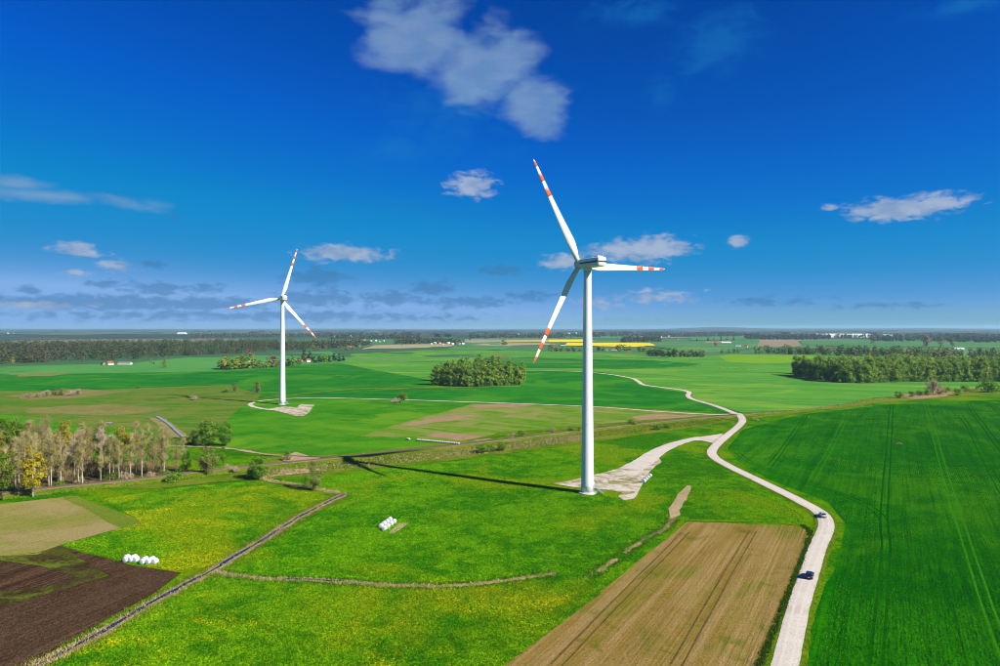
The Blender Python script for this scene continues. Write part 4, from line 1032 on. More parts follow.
# trees standing alone or in pairs
place_px('round_big', 209, 446, 14.5, 'larger left round green tree of the pair behind the wood')
place_px('round_big', 225, 446, 12.0, 'smaller right round green tree of the pair behind the wood')
place_px('loose', 193, 444, 8, 'dark loose tree left of the round pair')
place_px('dark_bush', 182, 444.5, 4.0, 'wide dark bush at the ditch left of the round trees', None, 'bush', 'bush', wid=1.6)
place_px('dark_bush', 201, 446, 3.2, 'dark bush at the foot of the round pair', None, 'bush', 'bush', wid=1.4)
place_px('round_big', 259, 480, 10.0, 'dense olive tree beside the ditch in front of the railway')
place_px('loose', 313, 490.5, 11.0, 'thin lone tree on the reedy ditch in front of the railway')
place_px('dark_bush', 252, 478, 4.0, 'dark bush left of the dense olive tree by the ditch', None, 'bush', 'bush')
place_px('loose', 288, 461, 5.0, 'small thin tree beside the sandy bank')
place_px('loose', 165, 367.6, 14.0, 'lone round bare tree in the deep green field')
place_px('loose', 257, 394, 12., 'larger thin tree by the rough pasture, left of the far turbine')
place_px('loose', 235, 392, 9., 'smaller thin tree by the rough pasture, left of the far turbine')
place_px('dark_bush', 225, 392.6, 4., 'dark bush left of the small thin trees', None, 'bush', 'bush', wid=1.5)
place_px('dark_bush', 402, 402.5, 8., 'green bush on the dry mound beside the far track', None, 'bush', 'bush')
place_px('bare_bush', 395, 403, 4.2, 'low dry bush on the mound beside the far track', None, 'bush', 'bush', wid=2.0)
for px, py, ht, k_, lab in [(236, 473, 3., 'bare_bush', 'bare bush in the scrub, by the wood end'), (227, 471.5, 3.2, 'bare_bush', 'pinkish bare bush beside the railway, near the wood'), (174, 482, 4.2, 'dark_bush', 'dark ball-shaped bush in front of the railway'),
                            (150, 479.5, 3., 'bare_bush', 'leafless bush on the railway slope below the wood'), (112, 482, 3.6, 'bush', 'bright green bush at the wood edge by the railway'), (483, 453, 4.4, 'dark_bush', 'dark bush on the left of the scrub clump'),
                            (491, 452, 3.4, 'bush', 'pale green bush on the right of the scrub clump'), (502, 451, 4.2, 'bush', 'wide yellow-green bush at the meadow edge, left of the tower'), (522, 436.5, 3.4, 'bush', 'yellow-green bush between railway and scrub'), (512, 438, 3., 'bare_bush', 'dry bush beside the yellow-green bush'),
                            (553, 432, 2.6, 'bare_bush', 'dry low bush beside the railway, left of the tower'), (572, 432.5, 4., 'dark_bush', 'left dark bush of the pair just left of the tower'), (577, 432.5, 3.4, 'dark_bush', 'right dark bush of the pair just left of the tower'),
                            (633, 426, 4.2, 'bush', 'small upright bush right of the tower'), (658, 430, 3.4, 'dark_bush', 'left dark bush on the scrub near the road'), (667, 428, 3., 'dark_bush', 'right dark bush on the scrub near the road'), (602, 429, 2.2, 'dark_bush', 'tiny bush close right of the tower')]:
    place_px(k_, px, py, ht, lab, 'bushes along the railway', 'bush', 'bush', wid=1.25)
for px, py, ht, k_, lab in [(900, 398.5, 6., 'bush', 'leftmost green bush on the scrub above the crop field'), (912, 397, 5., 'bush', 'second green bush on the scrub above the crop field'), (920, 396, 5.4, 'dark_bush', 'third green bush on the scrub above the crop field'), (926, 395.4, 6., 'dark_bush', 'fourth bush, beside the pale bare thicket'),
                            (933, 395, 13., 'bare_bush', 'left half of the pale bare thicket above the crop field'), (940, 394.6, 12., 'bare_bush', 'right half of the pale bare thicket above the crop field'), (946, 393, 6., 'bush', 'green bush right of the bare thicket'), (958, 395.5, 6., 'bush', 'wide green bush on the pink soil'),
                            (965, 391.6, 6., 'bush', 'green bush behind the pink soil'), (977, 390.5, 5., 'bare_bush', 'dry bush behind the pink soil'), (988, 392.5, 12., 'dark_bush', 'tall dark bush at the right end of the scrub'), (996, 392.4, 9., 'dark_bush', 'dark bush at the right edge of the picture')]:
    place_px(k_, px, py, ht, lab, 'bushes on the scrub strip above the crop', 'bush', 'bush')
for px, py, ht, k_ in [(29, 398, 4, 'bare_bush'), (38, 397.5, 4, 'bare_bush'), (47, 396, 5, 'bare_bush'), (55, 395, 6, 'loose'), (62, 395.5, 7, 'loose'), (70, 395.6, 5, 'bare_bush'), (78, 394.8, 5, 'bare_bush'), (194, 400, 4, 'bare_bush'), (139, 388, 3, 'dark_bush')]:
    place_px(k_, px, py, ht, 'low brown thicket bush in the rough pasture', 'thicket in the rough pasture', 'bush', 'bush', wid=1.7)
# groves
random.seed(9)
def grove(poly, n, gap, keys, hs, label, group):
    P = [G(*q).xy for q in poly]
    for x, y in scatter(P, n, gap): place(random.choice(keys), x, y, random.uniform(*hs), label, group)
def row(pxs, gap, keys, hs, label, group, jit=1.5, fun=None):
    for i, p in enumerate(line_px(pxs, gap)):
        ht = random.uniform(*hs)*(fun(i, p) if fun else 1)
        place(random.choice(keys), p.x+random.uniform(-jit, jit), p.y+random.uniform(-jit, jit), ht, label, group, wid=random.uniform(.95, 1.2))
LM, GM = 'green-crowned tree of the compact grove in the middle field', 'trees of the middle grove'
cxm = G(478, 386).x
dome = lambda i, p: 1.0-.30*min(1, abs(p.x-cxm)/50.0)**2.5
row([(435, 385), (470, 386.4), (510, 384.6), (523, 382.2)], 6.0, ['grove'], (21, 25.5), LM+', front row', GM, 1.5, dome)
row([(434, 381), (470, 381.5), (505, 380.5), (521, 379)], 7.5, ['grove'], (23, 27), LM+', middle row', GM, 2.5, dome)
row([(440, 377.5), (470, 377), (508, 376.5)], 9, ['grove'], (24, 28), LM+', rear row', GM, 3, dome)
place_px('far_round', 519, 384.5, 17, 'dark round tree at the right end of the middle grove', 'trees of the middle grove')
LG, GG = 'leafy tree of the long grove beyond the crop field', 'trees of the long right grove'
row([(798, 375.5), (812, 378), (835, 382), (860, 383.2), (890, 382.2), (945, 381.6), (1012, 381.8)], 6.5, ['grove'], (20, 25), LG+', front row', GG, 1.6)
row([(797, 373.5), (815, 375), (840, 378), (870, 379.5), (940, 378.6), (1012, 378.8)], 9.0, ['grove'], (22, 27), LG+', second row', GG, 2.4)
row([(648, 355.4), (670, 356.8), (704, 357.2)], 8, ['far_round', 'far_olive'], (14, 20), 'tree of the low dark grove right of the tower', 'trees of the low dark grove', 2)
for px, py, ht, k_ in [(551, 351.6, 19, 'far_brown'), (556, 351.6, 14, 'far_olive'), (562, 351.8, 12, 'far_olive'), (568, 351.8, 12, 'far_olive'), (574, 351.8, 13, 'far_olive'), (580, 351.6, 12, 'far_olive'), (599, 351, 15, 'far_olive'), (604, 351.6, 12, 'far_round'), (620, 351.4, 19, 'far_round'), (625, 351, 17, 'far_round'), (630, 350.6, 14, 'far_olive'), (640, 351.4, 15, 'far_round'), (644, 352, 13, 'far_olive'), (504, 345.2, 22, 'far_olive')]:
    place_px(k_, px, py, ht, 'tree in the hedge before the yellow rapeseed', 'hedge trees before the rapeseed', wid=1.9)
for px, py, ht, k_ in [(221, 369, 14, 'far_olive'), (226, 369.6, 19, 'far_gold'), (233, 369.6, 16, 'far_round'), (238, 369.2, 18, 'far_gold'), (246, 368.6, 22, 'far_round'), (252, 368, 18, 'far_olive'), (260, 368.3, 12, 'far_olive'), (266, 367.8, 10, 'far_round'), (272, 367.2, 20, 'far_brown'), (276, 366.6, 15, 'far_olive'), (281, 366, 11, 'far_dark'), (288, 366, 14, 'far_dark'), (293, 365.6, 15, 'far_round'), (299, 364.8, 12, 'far_olive'), (304, 360.8, 20, 'far_dark'), (310, 360.3, 18, 'far_dark'), (314, 363.6, 14, 'far_dark'), (319, 363, 14, 'far_dark'), (324, 362.4, 15, 'far_round'), (329, 362, 14, 'far_dark'), (334, 361.6, 16, 'far_dark'), (339, 361.4, 14, 'far_dark'), (343, 361, 11, 'far_dark'), (249, 358, 22, 'far_brown')]:
    place_px(k_, px, py, ht, 'tree in the dark hedge behind the far turbine', 'hedge trees behind the far turbine', wid=1.55)
for px, py, ht in [(873, 345.2, 36), (926, 347.5, 44), (941, 347.6, 34), (953, 347, 30)]:
    place_px('far_brown', px, py, ht, 'tall reddish bare tree rising behind the mixed belt', 'reddish trees on the right')
for px, py, ht, k_ in [(341, 350.4, 16, 'far_brown'), (347, 350.8, 18, 'far_olive'), (353, 350.6, 16, 'far_olive'), (314, 350.6, 17, 'far_olive'), (318, 350.2, 14, 'far_olive'), (455, 344, 20, 'far_dark'), (377, 346.4, 6, 'far_dark'), (402, 346, 6, 'far_dark'), (459, 348.4, 7, 'far_dark'), (697, 341.4, 16, 'far_dark'), (708, 341.4, 24, 'far_dark'), (714, 341.2, 18, 'far_round'), (721, 341.2, 24, 'far_dark'), (727, 341.2, 22, 'far_round'), (716, 346.8, 24, 'far_brown'), (734, 341, 24, 'far_olive'), (470, 340.8, 22, 'far_dark')]:
    place_px(k_, px, py, ht, 'scattered far tree among the distant fields', 'scattered far trees')
for px, py, ht, k_ in [(722, 353.4, 11, 'far_round'), (729, 353.2, 12, 'far_round'), (734, 353, 14, 'far_round'), (738, 353, 14, 'far_olive'), (13, 363.6, 12, 'far_gold'), (152, 363.4, 7, 'far_round'), (154, 364, 5, 'far_dark')]:
    place_px(k_, px, py, ht, {722: 'first small tree left of the mixed belt', 729: 'second small tree left of the mixed belt', 734: 'third small tree left of the mixed belt', 738: 'tree at the left end of the mixed belt', 13: 'small pale yellow tree before the left forest', 152: 'round bush right of the farm barn', 154: 'dark bush right of the farm barn'}[px])

# far woods as one mass each
def mass(name, poly, n, hs, label, mat='forest', quads=34, leaf=4.2, gap_y=1.0):
    P = [G(*q).xy for q in poly]; pr = []
    for _ in range(5):
        C = clump_centres(quads, 1.0, .03, .27, 'dome'); pr.append(C)
    xs, ys = [p.x for p in P], [p.y for p in P]; out = []; outw = []; got = 0
    while got < n:
        x, y = random.uniform(min(xs), max(xs)), random.uniform(min(ys), max(ys))
        if not in_poly(x, y, P): continue
        got += 1; ht = random.uniform(*hs); a = random.uniform(0, 6.28)
        C = pr[got % 5]*ht; c, s_ = math.cos(a), math.sin(a)
        T_ = np.stack([C[:, 0]*c-C[:, 1]*s_, C[:, 0]*s_+C[:, 1]*c, C[:, 2]], 1); outw.append(T_-np.array([0, 0, .4*ht])); out.append(T_+np.array([x, y, h(x, y)]))
    V, F = leaf_quads(np.concatenate(out), leaf, .4, .9, np.concatenate(outw))
    me_ = np_mesh(name, V, F)
    return tag(link(name, me_, mat), label, 'wood', None, 'stuff')
random.seed(31)
mass('grove_interior', [(812, 373), (835, 375), (860, 377), (900, 376.6), (1012, 376), (1012, 382), (1090, 383.5), (1090, 373), (1000, 371.5), (900, 370), (840, 371)], 210, (21, 27), 'dense inner and rear part of the long grove beyond the crop field', 'leaf_grove', 150, 2.6)
mass('tree_belt', [(742, 354.0), (800, 355.0), (850, 356.5), (900, 358.5), (960, 361.0), (1060, 365), (1060, 358), (960, 356.5), (900, 354), (800, 352.5), (748, 352.6)], 330, (13, 23), 'mixed belt of spring trees behind the long right grove', 'belt', 90, 2.8)
mass('forest', [(-350, 381), (-120, 370), (0, 364.6), (60, 362.4), (130, 359.8), (180, 356.6), (250, 352.6), (305, 350.2), (312, 347), (250, 345), (100, 346), (0, 347), (-350, 352)], 3000, (20, 28), 'broad mixed forest behind the fields on the left', 'forest', 84, 2.4)
mass('forest_edge', [(300, 349.6), (345, 347.8), (372, 345.2), (360, 343), (310, 344)], 260, (14, 20), 'low end of the left forest behind the far turbine', leaf=4.)
mass('far_copse', [(395, 344.4), (445, 343.6), (470, 342.4), (440, 341), (395, 341.8)], 200, (14, 22), 'grey far copse behind the sandy strip', leaf=4.)
mass('far_copse', [(620, 342.6), (662, 342), (660, 339.6), (625, 339.8)], 160, (16, 24), 'dark far copse behind the rapeseed', leaf=5.)
mass('far_copse', [(745, 339.6), (800, 340), (830, 339.4), (830, 337.8), (745, 338)], 260, (20, 30), 'dark far plantation on the right', leaf=6.)
mass('far_copse', [(870, 341.6), (1000, 343), (1150, 344), (1150, 341), (870, 339.4)], 420, (20, 30), 'dark far plantation at the right edge', leaf=6.)

for pxy, n_, lab in (([(330, 339.6), (420, 339), (420, 337.6), (330, 338)], 260, 'dark wood belt behind the village, left of centre'), ([(470, 338.6), (600, 337.8), (600, 336.6), (470, 337)], 300, 'dark wood belt behind the rapeseed'),
                     ([(600, 337), (760, 336.2), (760, 335), (600, 335.6)], 380, 'dark wood belt behind the far village'), ([(800, 338.2), (1010, 338.6), (1010, 336.8), (800, 336.9)], 300, 'dark wood belt behind the white halls'), ([(190, 338), (330, 337.4), (330, 336), (190, 336.4)], 300, 'dark wood belt beyond the left forest')):
    mass('wood_belt', pxy, n_, (20, 32), lab, 'forest', 16, 8.)
def lumpy_wood(name, x0, x1, py, depth, hgt, label, seed):
    """a far-off wood reduced to its canopy: a lumpy raised sheet with ragged edges"""
    rg = random.Random(seed); y0 = CAM_H*FPX/(py-HZ); mb = MB()
    xa, xb = (x0-500)/FPX*y0, (x1-500)/FPX*y0
    n = max(6, int((xb-xa)/max(40., y0/170))); m = 7; vs = []; fs = []
    ph = [rg.uniform(0, 6.28) for _ in range(4)]
    for i in range(n+1):
        t = i/n; x = xa+(xb-xa)*t; e = min(1, min(t, 1-t)*8)**.5
        yw = y0+.10*depth*math.sin(t*9+ph[0])+.06*depth*math.sin(t*23+ph[1])
        for j in range(m):
            s_ = j/(m-1); z = hgt*e*(0 if j in (0, m-1) else rg.uniform(.72, 1.12)*(1+.18*math.sin(t*15+ph[2])))
            yy = yw+depth*(0 if j == 0 else (.02+.98*(s_-.15)/.85))
            xx = x*(yy/yw)+rg.uniform(-.3, .3)*(xb-xa)/n
            vs.append((xx, yy, h(xx, yy)+z-.5))
    for i in range(n):
        for j in range(m-1): fs.append((i*m+j, (i+1)*m+j, (i+1)*m+j+1, i*m+j+1))
    o = mb.add(vs, fs).build(name, 'far_wood')
    return tag(o, label, 'wood', 'distant woods near the horizon', 'stuff')
rg = random.Random(77); woods = []
for dy in (2.3, 2.7, 3.2, 3.8, 4.6, 5.6, 6.8, 8.6):
    x = -90+rg.uniform(0, 60)
    while x < 1090:
        w = rg.uniform(30, 150)*(1.0 if dy < 5 else .6); py = HZ+dy*rg.uniform(.93, 1.07); cx = x+w/2
        if not (dy > 6 and (cx < 330 or 480 < cx < 700 or 770 < cx < 930)) and not (dy > 4 and cx < 200): woods.append((x, x+w, py))
        x += w+rg.uniform(4, 46)*(1+.12*dy)
for i, (a, b, py) in enumerate(woods):
    y0 = CAM_H*FPX/(py-HZ)
    lumpy_wood('distant_wood', a, b, py, min(2600, y0*rg.uniform(.08, .20)), rg.uniform(15, 24), 'dark blue-green distant wood near the horizon', i)
# the wooded rise that closes the view
def ridge(name, x0, x1, y0, top, seed, mat='far_wood'):
    rg = random.Random(seed); n = 150; vs = []; fs = []; ph = [rg.uniform(0, 6.28) for _ in range(5)]
    for i in range(n+1):
        t = i/n; x = x0+(x1-x0)*t
        hh = top*(.62+.2*math.sin(t*7+ph[0])+.12*math.sin(t*19+ph[1])+.07*math.sin(t*47+ph[2]))*min(1, min(t, 1-t)*7)+rg.uniform(-3, 3)
        for j, (s_, yy) in enumerate(((0, 0), (.35, 500), (.8, 1500), (1.0, 2600), (.5, 4200), (0, 5600))):
            vs.append((x, y0+yy, max(-.5, hh*s_+rg.uniform(-1.5, 1.5)*(0 < j < 5))))
    for i in range(n):
        for j in range(5): fs.append((i*6+j, (i+1)*6+j, (i+1)*6+j+1, i*6+j+1))
    me_ = bpy.data.meshes.new(name); me_.from_pydata(vs, [], fs); me_.polygons.foreach_set('use_smooth', [True]*len(fs))
    return tag(link(name, me_, mat), kind='structure')
ridge('hills', -24000, 24000, 19000, 66, 4)
ridge('hills', 2500, 20000, 13000, 96, 8)

# ------------------------------------------------------------------ buildings
def house(px, py, rz, w, l, hh, rh, wall, roof, label, name='house', cat='house', group=None, chimney=True, windows=0):
    p = G(px, py); root = empty(name, p, rz, 1.0 if 'hall' in name else .62); tag(root, label, cat, group)
    wl = MB().add([(-w/2, -l/2, -.5), (w/2, -l/2, -.5), (w/2, l/2, -.5), (-w/2, l/2, -.5), (-w/2, -l/2, hh), (w/2, -l/2, hh), (w/2, l/2, hh), (-w/2, l/2, hh), (0, -l/2, hh+rh), (0, l/2, hh+rh)],
                  [(0, 1, 5, 8, 4), (1, 2, 6, 5), (2, 3, 7, 9, 6), (3, 0, 4, 7)]).build('wall', wall, root)
    e = .45; g = MB(); sl_ = rh/(w/2)
    for s_ in (-1, 1):
        a = [(0, -l/2-e, hh+rh+.05), (s_*(w/2+e), -l/2-e, hh-e*sl_+.05), (s_*(w/2+e), l/2+e, hh-e*sl_+.05), (0, l/2+e, hh+rh+.05)]
        g.add(a+[(x, y, z+.25) for x, y, z in a], [(0, 1, 2, 3), (4, 5, 6, 7), (0, 1, 5, 4), (1, 2, 6, 5), (2, 3, 7, 6), (3, 0, 4, 7)])
    rf = g.build('roof', roof, root)
    if chimney: MB().box(w*.12, w*.12+.7, l*.1, l*.1+.7, hh+rh*.5, hh+rh+1.1).build('chimney', 'wall_brick', rf)
    for i in range(windows):
        y_ = -l/2+l*(i+.5)/windows
        for s_ in (-1, 1): MB().box(s_*w/2-.05, s_*w/2+.05, y_-.6, y_+.6, 1.0, 2.4).build('window', 'window_dark', wl)
    if windows:
        for x_ in (-w*.2, w*.2): MB().box(x_-.6, x_+.6, -l/2-.05, -l/2+.05, 1.0, 2.4).build('window', 'window_dark', wl)
    return root
house(110, 365, R(-35), 10, 14, 5, 5, 'wall_white', 'roof_red', 'white farmhouse with red gable roof before the left forest', windows=3)
house(125, 364.6, R(84), 9, 36, 4, 3.2, 'wall_cream', 'roof_grey', 'long low grey-roofed farm barn beside the white farmhouse', 'barn', 'barn', None, False)
house(103, 364.8, R(60), 7, 10, 4, 3, 'wall_brick', 'roof_dark', 'small dark shed left of the white farmhouse', 'shed', 'shed', None, False)
house(308, 362, R(-40), 9, 12, 5, 4.5, 'wall_white', 'roof_red', 'red-roofed white house inside the dark hedge', windows=2)
house(300, 362, R(70), 8, 14, 4, 4, 'wall_brick', 'roof_red', 'long red-roofed outbuilding left of the white hedge house', 'outbuilding', 'outbuilding', None, False)
house(326, 347.8, R(85), 14, 44, 5, 5, 'wall_brick', 'roof_dark', 'long dark barn at the end of the left forest', 'barn', 'barn', None, False)
house(336, 346.8, R(20), 12, 14, 6, 6, 'wall_white', 'roof_dark', 'white gabled house right of the long dark barn')
house(349, 347.6, R(80), 12, 24, 5, 5, 'wall_brick', 'roof_red', 'brown farm building between thin trees', 'barn', 'barn', None, False)
house(360, 347, R(10), 12, 12, 5, 6, 'wall_brick', 'roof_dark', 'small dark-roofed house right of the brown farm building')
house(563, 345.6, R(80), 14, 26, 6, 6, 'wall_white', 'roof_dark', 'dark-roofed farmhouse in front of the yellow field')
house(614, 350.6, R(75), 11, 22, 5, 6, 'wall_white', 'roof_red', 'white red-roofed house among trees right of the tower', windows=2)
house(606, 350.8, R(85), 10, 16, 4, 5, 'wall_cream', 'roof_grey', 'grey-roofed barn beside the red-roofed house right of the tower', 'barn', 'barn', None, False)
house(629, 352.5, R(88), 8, 30, 2.5, 2, 'wall_brick', 'roof_red', 'low brown shed by the trees right of the tower', 'shed', 'shed', None, False)
house(746, 347.4, R(60), 14, 18, 6, 7, 'wall_white', 'roof_red', 'red-roofed white house at the left of the pink field')
house(738, 346.4, R(85), 12, 30, 5, 5, 'wall_white', 'roof_grey', 'grey-roofed long house left of the pink field')
house(726, 343.4, R(86), 14, 60, 6, 5, 'wall_cream', 'roof_pale', 'long pale barn among far trees right of centre', 'barn', 'barn', None, False)
house(959, 349.6, R(80), 12, 40, 5, 4, 'wall_white', 'roof_pale', 'pale long barn behind the mixed belt on the right', 'barn', 'barn', None, False)
house(832, 337.3, R(90), 60, 235, 16, 8, 'wall_white', 'roof_pale', 'left of two long white greenhouse halls near the horizon', 'greenhouse_hall', 'hall', 'long white halls near the horizon', False)
house(857, 337.3, R(90), 60, 160, 16, 8, 'wall_white', 'roof_pale', 'right of two long white greenhouse halls near the horizon', 'greenhouse_hall', 'hall', 'long white halls near the horizon', False)
house(182, 334.6, R(88), 40, 75, 12, 8, 'wall_white', 'roof_pale', 'white hall beyond the left forest', 'hall', 'hall', None, False)
house(887, 337.4, R(80), 30, 60, 12, 8, 'wall_white', 'roof_pale', 'short white hall right of the greenhouse halls', 'hall', 'hall', None, False)
rg = random.Random(3)
VIL = [('white village house beyond the sandy strip', 'village beyond the sandy strip', [(431, 344.2), (435, 343.6), (440, 343.4), (443, 344.4), (449, 343.8), (453, 344.6), (459, 344.2), (463, 344.4), (447, 343)]),
       ('pale house in the village behind the far turbine', 'village behind the far turbine', [(341, 341.4), (346, 340.6), (350, 341.2), (371, 341.6), (376, 341.2), (380, 342), (384, 341.2), (420, 336.2), (424, 335.8), (428, 336.4), (365, 340.6), (350, 336)]),
       ('pale house in the village beyond the rapeseed', 'village beyond the rapeseed', [(624, 338.8), (629, 340.2), (636, 339.6), (640, 339.2), (653, 339.4), (657, 335.6), (662, 335.4), (669, 336.6), (674, 335.6), (677, 339.8), (688, 336), (689, 334.6), (661, 337.6), (645, 338.2)]),
       ('tiny white house far off near the horizon', 'white houses near the horizon', [(518, 334.6), (527, 334.8), (569, 334), (576, 333.8), (588, 334.6), (597, 334.2), (803, 336), (752, 337), (240, 334.6), (248, 335), (8, 333.6), (14, 333.8), (908, 338.6), (932, 339.4), (962, 339.8)])]
for lab, grp, pts in VIL:
    for px, py in pts:
        big = 1.0+max(0, 341-py)*.16
        house(px, py, R(rg.uniform(0, 180)), 10*big, 14*big, 5*big, 5*big, rg.choice(['wall_white', 'wall_white', 'wall_cream']), rg.choice(['roof_red', 'roof_grey', 'roof_dark', 'roof_pale']), lab, group=grp, chimney=False)

# ------------------------------------------------------------------ rough vegetation: reeds, tall grass, verge tufts (uncountable)
def tufts(name, pts, hgt, w, per, mat, label, parent=None):
    P = np.array([(x, y, h(x, y)+.05) for x, y in pts]); P = np.repeat(P, per, 0)
    n = len(P); P = P+np.concatenate([RNG.normal(size=(n, 2))*w*.5, np.zeros((n, 1))], 1)
    D = RNG.normal(size=(n, 3))*.38; D[:, 2] = 1; D /= np.linalg.norm(D, axis=1)[:, None]
    A = RNG.normal(size=(n, 3)); A[:, 2] = 0; A /= np.linalg.norm(A, axis=1)[:, None]
    l = (hgt*RNG.uniform(.5, 1.25, n))[:, None]; bw = (w*RNG.uniform(.25, .5, n))[:, None]
    V = np.stack([P-A*bw*.5, P+A*bw*.5, P+D*l+A*bw*.2, P+D*l-A*bw*.2], 1).reshape(-1, 3)
    o = link(name, np_mesh(name, V, np.arange(4*n).reshape(n, 4)), mat)
    return tag(o, label, 'grass', None, 'stuff')
def along(L, n, lo, hi, both=True, clump=0.0):
    N = normals2(L); out = []; ph = random.uniform(0, 6)
    while len(out) < n:
        i = random.randrange(len(L)); 
        if clump and math.sin(i*.11+ph)+math.sin(i*.031+ph*2)+random.uniform(-1, 1) < clump: continue
        o = random.uniform(lo, hi)*(random.choice((-1, 1)) if both else 1); j = min(i+1, len(L)-1); q = L[i].lerp(L[j], random.random())+N[i]*o; out.append((q.x, q.y))
    return out
random.seed(55)
BE = line_px([(752, 690), (769, 660), (786, 615), (803, 570), (813, 540), (813, 531), (806, 526)], 1.6)
tufts('ditch_grass', along(BE, 1500, -1.7, -.5, False), .45, .45, 4, 'ditch_green', 'dark rank grass in the gutter between road and brown field')
tufts('dry_reeds', along(DL, 900, .6, 1.3)+along(DL, 420, 0, 1.8, clump=.5), .55, .45, 4, 'reed', 'dry straw-coloured reeds along the water ditch')
tufts('dry_reeds', along(BL, 520, 0, .9, clump=.5), .6, .5, 4, 'reed', 'dry reeds along the branch ditch across the meadow')
tufts('dry_reeds', along(HED, 300, 0, 1.2, clump=0), .8, .5, 4, 'reed', 'dry reeds on the ditch between the two small trees')
tufts('dry_reeds', along(EDG, 260, 0, .7, clump=.3), .5, .4, 4, 'reed', 'dry grass along the edge of the brown field')
tufts('ditch_grass', along(DL, 1300, 1.4, 3.4), .45, .5, 4, 'tall_grass', 'rank green grass beside the water ditch')
tufts('ditch_grass', along(BL, 800, .9, 2.6)+along(EDG, 500, .6, 2.2), .45, .5, 4, 'lush_grass', 'rank green grass beside the branch ditch')
NR = RL[:int(len(RL)*.62)]
tufts('verge_grass', along(NR, 4200, 2.15, 3.5), .30, .42, 4, 'tall_grass', 'tufted grass on the verges of the gravel road')
KS = [p for p in KL if -200 < p.x < 175]
tufts('embankment_grass', along(KS, 2600, 2.6, 8), .7, .7, 4, 'tall_grass', 'rough grass on the railway embankment')
tufts('dry_reeds', along([p for p in KL if -115 < p.x < 40], 1500, 8, 24, False, clump=.2), .8, .8, 4, 'reed', 'dry pale weeds on the scrub before the railway')
tufts('embankment_grass', along([p for p in KL if -120 < p.x < 150], 2600, 5, 22, False), .7, .8, 4, 'tall_grass', 'rough scrub grass between railway and meadow')
tufts('dry_reeds', along([p for p in KL if 175 < p.x < 460], 700, -4, 4, False), .8, .9, 4, 'reed', 'dry weeds on the scrub strip above the crop')

# ------------------------------------------------------------------ sward, crop and clods as real geometry (uncountable)
def hv(X, Y):
    ss_ = lambda a, b, x: (lambda t: t*t*(3-2*t))(np.clip((x-a)/(b-a), 0, 1))
    d = np.hypot(X, Y)
    z = 0.7*np.sin(X/71+.4)*np.cos(Y/83+1.1)+0.5*np.sin((X+Y)/47.0)+3.6*np.exp(-((X-290)/150)**2-((Y-400)/150)**2)
    z = z+ss_(380, 800, d)*(2.2*np.sin(X/163+1.7)*np.cos(Y/140+.6)+1.6*np.sin((X*.5+Y)/118.0))
    return z*(1-ss_(1800, 3200, d))*ss_(8, 40, np.hypot(X-32.5, Y-249))
def pts_in(poly, n):
    P = np.array([G(*q).xy for q in poly]); lo, hi = P.min(0), P.max(0); out = []; got = 0
    while got < n:
        Q = RNG.uniform(lo, hi, (n*2, 2)); c = np.zeros(len(Q), bool); j = len(P)-1
        for i in range(len(P)):
            a, b = P[i], P[j]
            if a[1] != b[1]: c ^= ((a[1] > Q[:, 1]) != (b[1] > Q[:, 1])) & (Q[:, 0] < (b[0]-a[0])*(Q[:, 1]-a[1])/(b[1]-a[1])+a[0])
            j = i
        out.append(Q[c]); got += int(c.sum())
    return np.concatenate(out)[:n]
def sward(name, Q, hgt, w, mat, label, cat='grass', ang=None, lean=.5, lift=.04):
    n = len(Q); P = np.column_stack([Q, hv(Q[:, 0], Q[:, 1])+lift])
    D = RNG.normal(size=(n, 3))*lean; D[:, 2] = 1; D /= np.linalg.norm(D, axis=1)[:, None]
    a = RNG.uniform(0, 6.283, n) if ang is None else math.pi/2-R(ang)+RNG.normal(size=n)*.25
    A = np.column_stack([np.cos(a), np.sin(a), np.zeros(n)])*(w*RNG.uniform(.5, 1.2, n))[:, None]*.5
    l = (hgt*RNG.uniform(.5, 1.3, n))[:, None]
    V = np.stack([P-A, P+A, P+D*l+A*.55, P+D*l-A*.55], 1).reshape(-1, 3)
    return tag(link(name, np_mesh(name, V, np.arange(4*n).reshape(n, 4)), mat), label, cat, None, 'stuff')
def clods(name, Q, size, mat, label):
    n = len(Q); P = np.column_stack([Q, hv(Q[:, 0], Q[:, 1])+.1]); s_ = (size*RNG.uniform(.4, 1.3, n))[:, None]
    T = np.array([(1, 0, 0), (-.5, .87, 0), (-.5, -.87, 0), (0, 0, .75)]); a = RNG.uniform(0, 6.28, n); c, q = np.cos(a), np.sin(a)
    V = np.stack([P+np.column_stack([t[0]*c-t[1]*q, t[0]*q+t[1]*c, np.full(n, t[2])])*s_ for t in T], 1).reshape(-1, 3)
    b = np.arange(n)[:, None]*4
    F = np.concatenate([b+np.array([[0, 1, 3]]), b+np.array([[1, 2, 3]]), b+np.array([[2, 0, 3]])])
    return tag(link(name, np_mesh(name, V, F), mat), label, 'clods', None, 'stuff')
sward('meadow_grass', pts_in([(30, 672), (212, 574.5), (300, 582.5), (446, 589), (553, 576), (580, 578), (601, 594), (503, 668), (478, 700), (20, 700)], 100000), .22, .42, 'blade_dandelion', 'tufted meadow grass with dandelions in the foreground')
sward('meadow_grass', pts_in([(222, 569), (348, 498), (318, 479), (400, 468), (500, 456), (600, 443), (712, 426), (710, 434), (690, 436), (660, 447), (636, 459), (550, 482), (550, 487), (600, 493), (618, 502), (642, 499), (652, 480), (668, 463), (690, 446), (703, 447), (704, 459), (756, 490), (804, 516), (802, 524), (690, 520), (650, 549), (598, 594), (582, 578), (553, 572), (446, 584), (300, 577)], 150000), .22, .46, 'blade_meadow', 'tufted meadow grass around the large turbine')
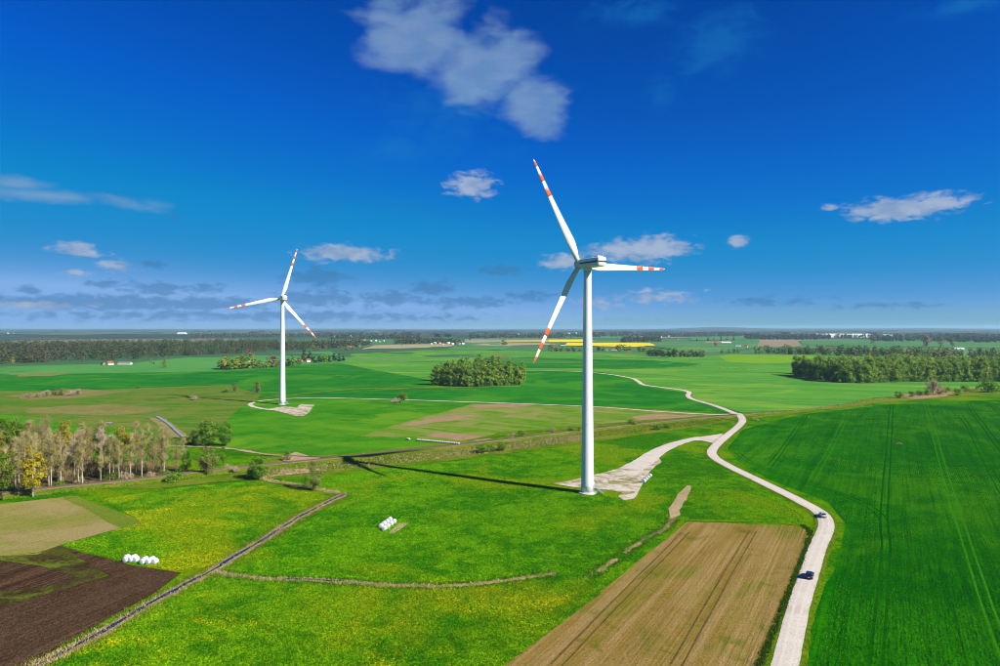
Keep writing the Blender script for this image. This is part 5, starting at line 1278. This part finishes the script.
sward('meadow_grass', pts_in([(60, 546), (142, 523), (104, 499), (180, 488), (258, 481), (330, 497), (210, 567), (180, 571), (130, 563)], 46000), .22, .44, 'blade_dandelion', 'yellow-green meadow grass between ditch and stubble')
Q = pts_in([(806, 690), (842, 560), (849, 524), (830, 500), (742, 462), (732, 448), (745, 431), (800, 416), (880, 406.5), (1010, 403), (1010, 690)], 190000)
ax = Vector((math.cos(R(ROWDIR)), -math.sin(R(ROWDIR)))); across = Q[:, 0]*ax.x+Q[:, 1]*ax.y
Q = Q-(((across+.35) % .7)-.35)[:, None]*.35*np.array([[ax.x, ax.y]])
for L_, g_ in TRAMS:
    A_ = np.array([p[:] for p in L_]); keep = np.ones(len(Q), bool)
    for a_, b_ in zip(A_, A_[1:]):
        d_ = b_-a_; ln = np.hypot(*d_); t_ = ((Q-a_) @ d_)/(ln*ln); off = ((Q-a_) @ np.array([d_[1], -d_[0]]))/ln
        keep &= ~((t_ > -.1) & (t_ < 1.1) & (np.abs(np.abs(off)-g_) < .42))
    Q = Q[keep]
sward('crop_plants', Q, .22, .60, 'blade_crop', 'young green cereal plants in drilled rows', 'crop', ROWDIR, .35)
clods('soil_clods', pts_in([(-60, 668), (0, 611), (112, 576), (76, 557), (130, 566), (178, 574), (156, 591), (24, 666), (-40, 690)], 8000), .22, 'clod', 'dark clods on the ploughed field')
clods('soil_clods', pts_in([(480, 690), (503, 667), (598, 597), (650, 553), (690, 524), (796, 528), (808, 534), (796, 572), (762, 666), (755, 690)], 11000), .11, 'clod_pale', 'small dry clods on the bare brown field')

# ------------------------------------------------------------------ haze: one even box of air
hz = MB().box(-31500, 31500, -31500, 31500, -9, 140).build('haze', None)
m, k = newmat('haze_air')
vol = k.n('ShaderNodeVolumePrincipled', None, Color=(.48, .80, 1.0, 1), Density=4.3e-5, Anisotropy=.1)
k.n('ShaderNodeOutputMaterial', None, Volume=vol.outputs[0])
hz.data.materials.append(m); tag(hz, 'thin blue haze in the air over the fields', 'haze', None, 'stuff')
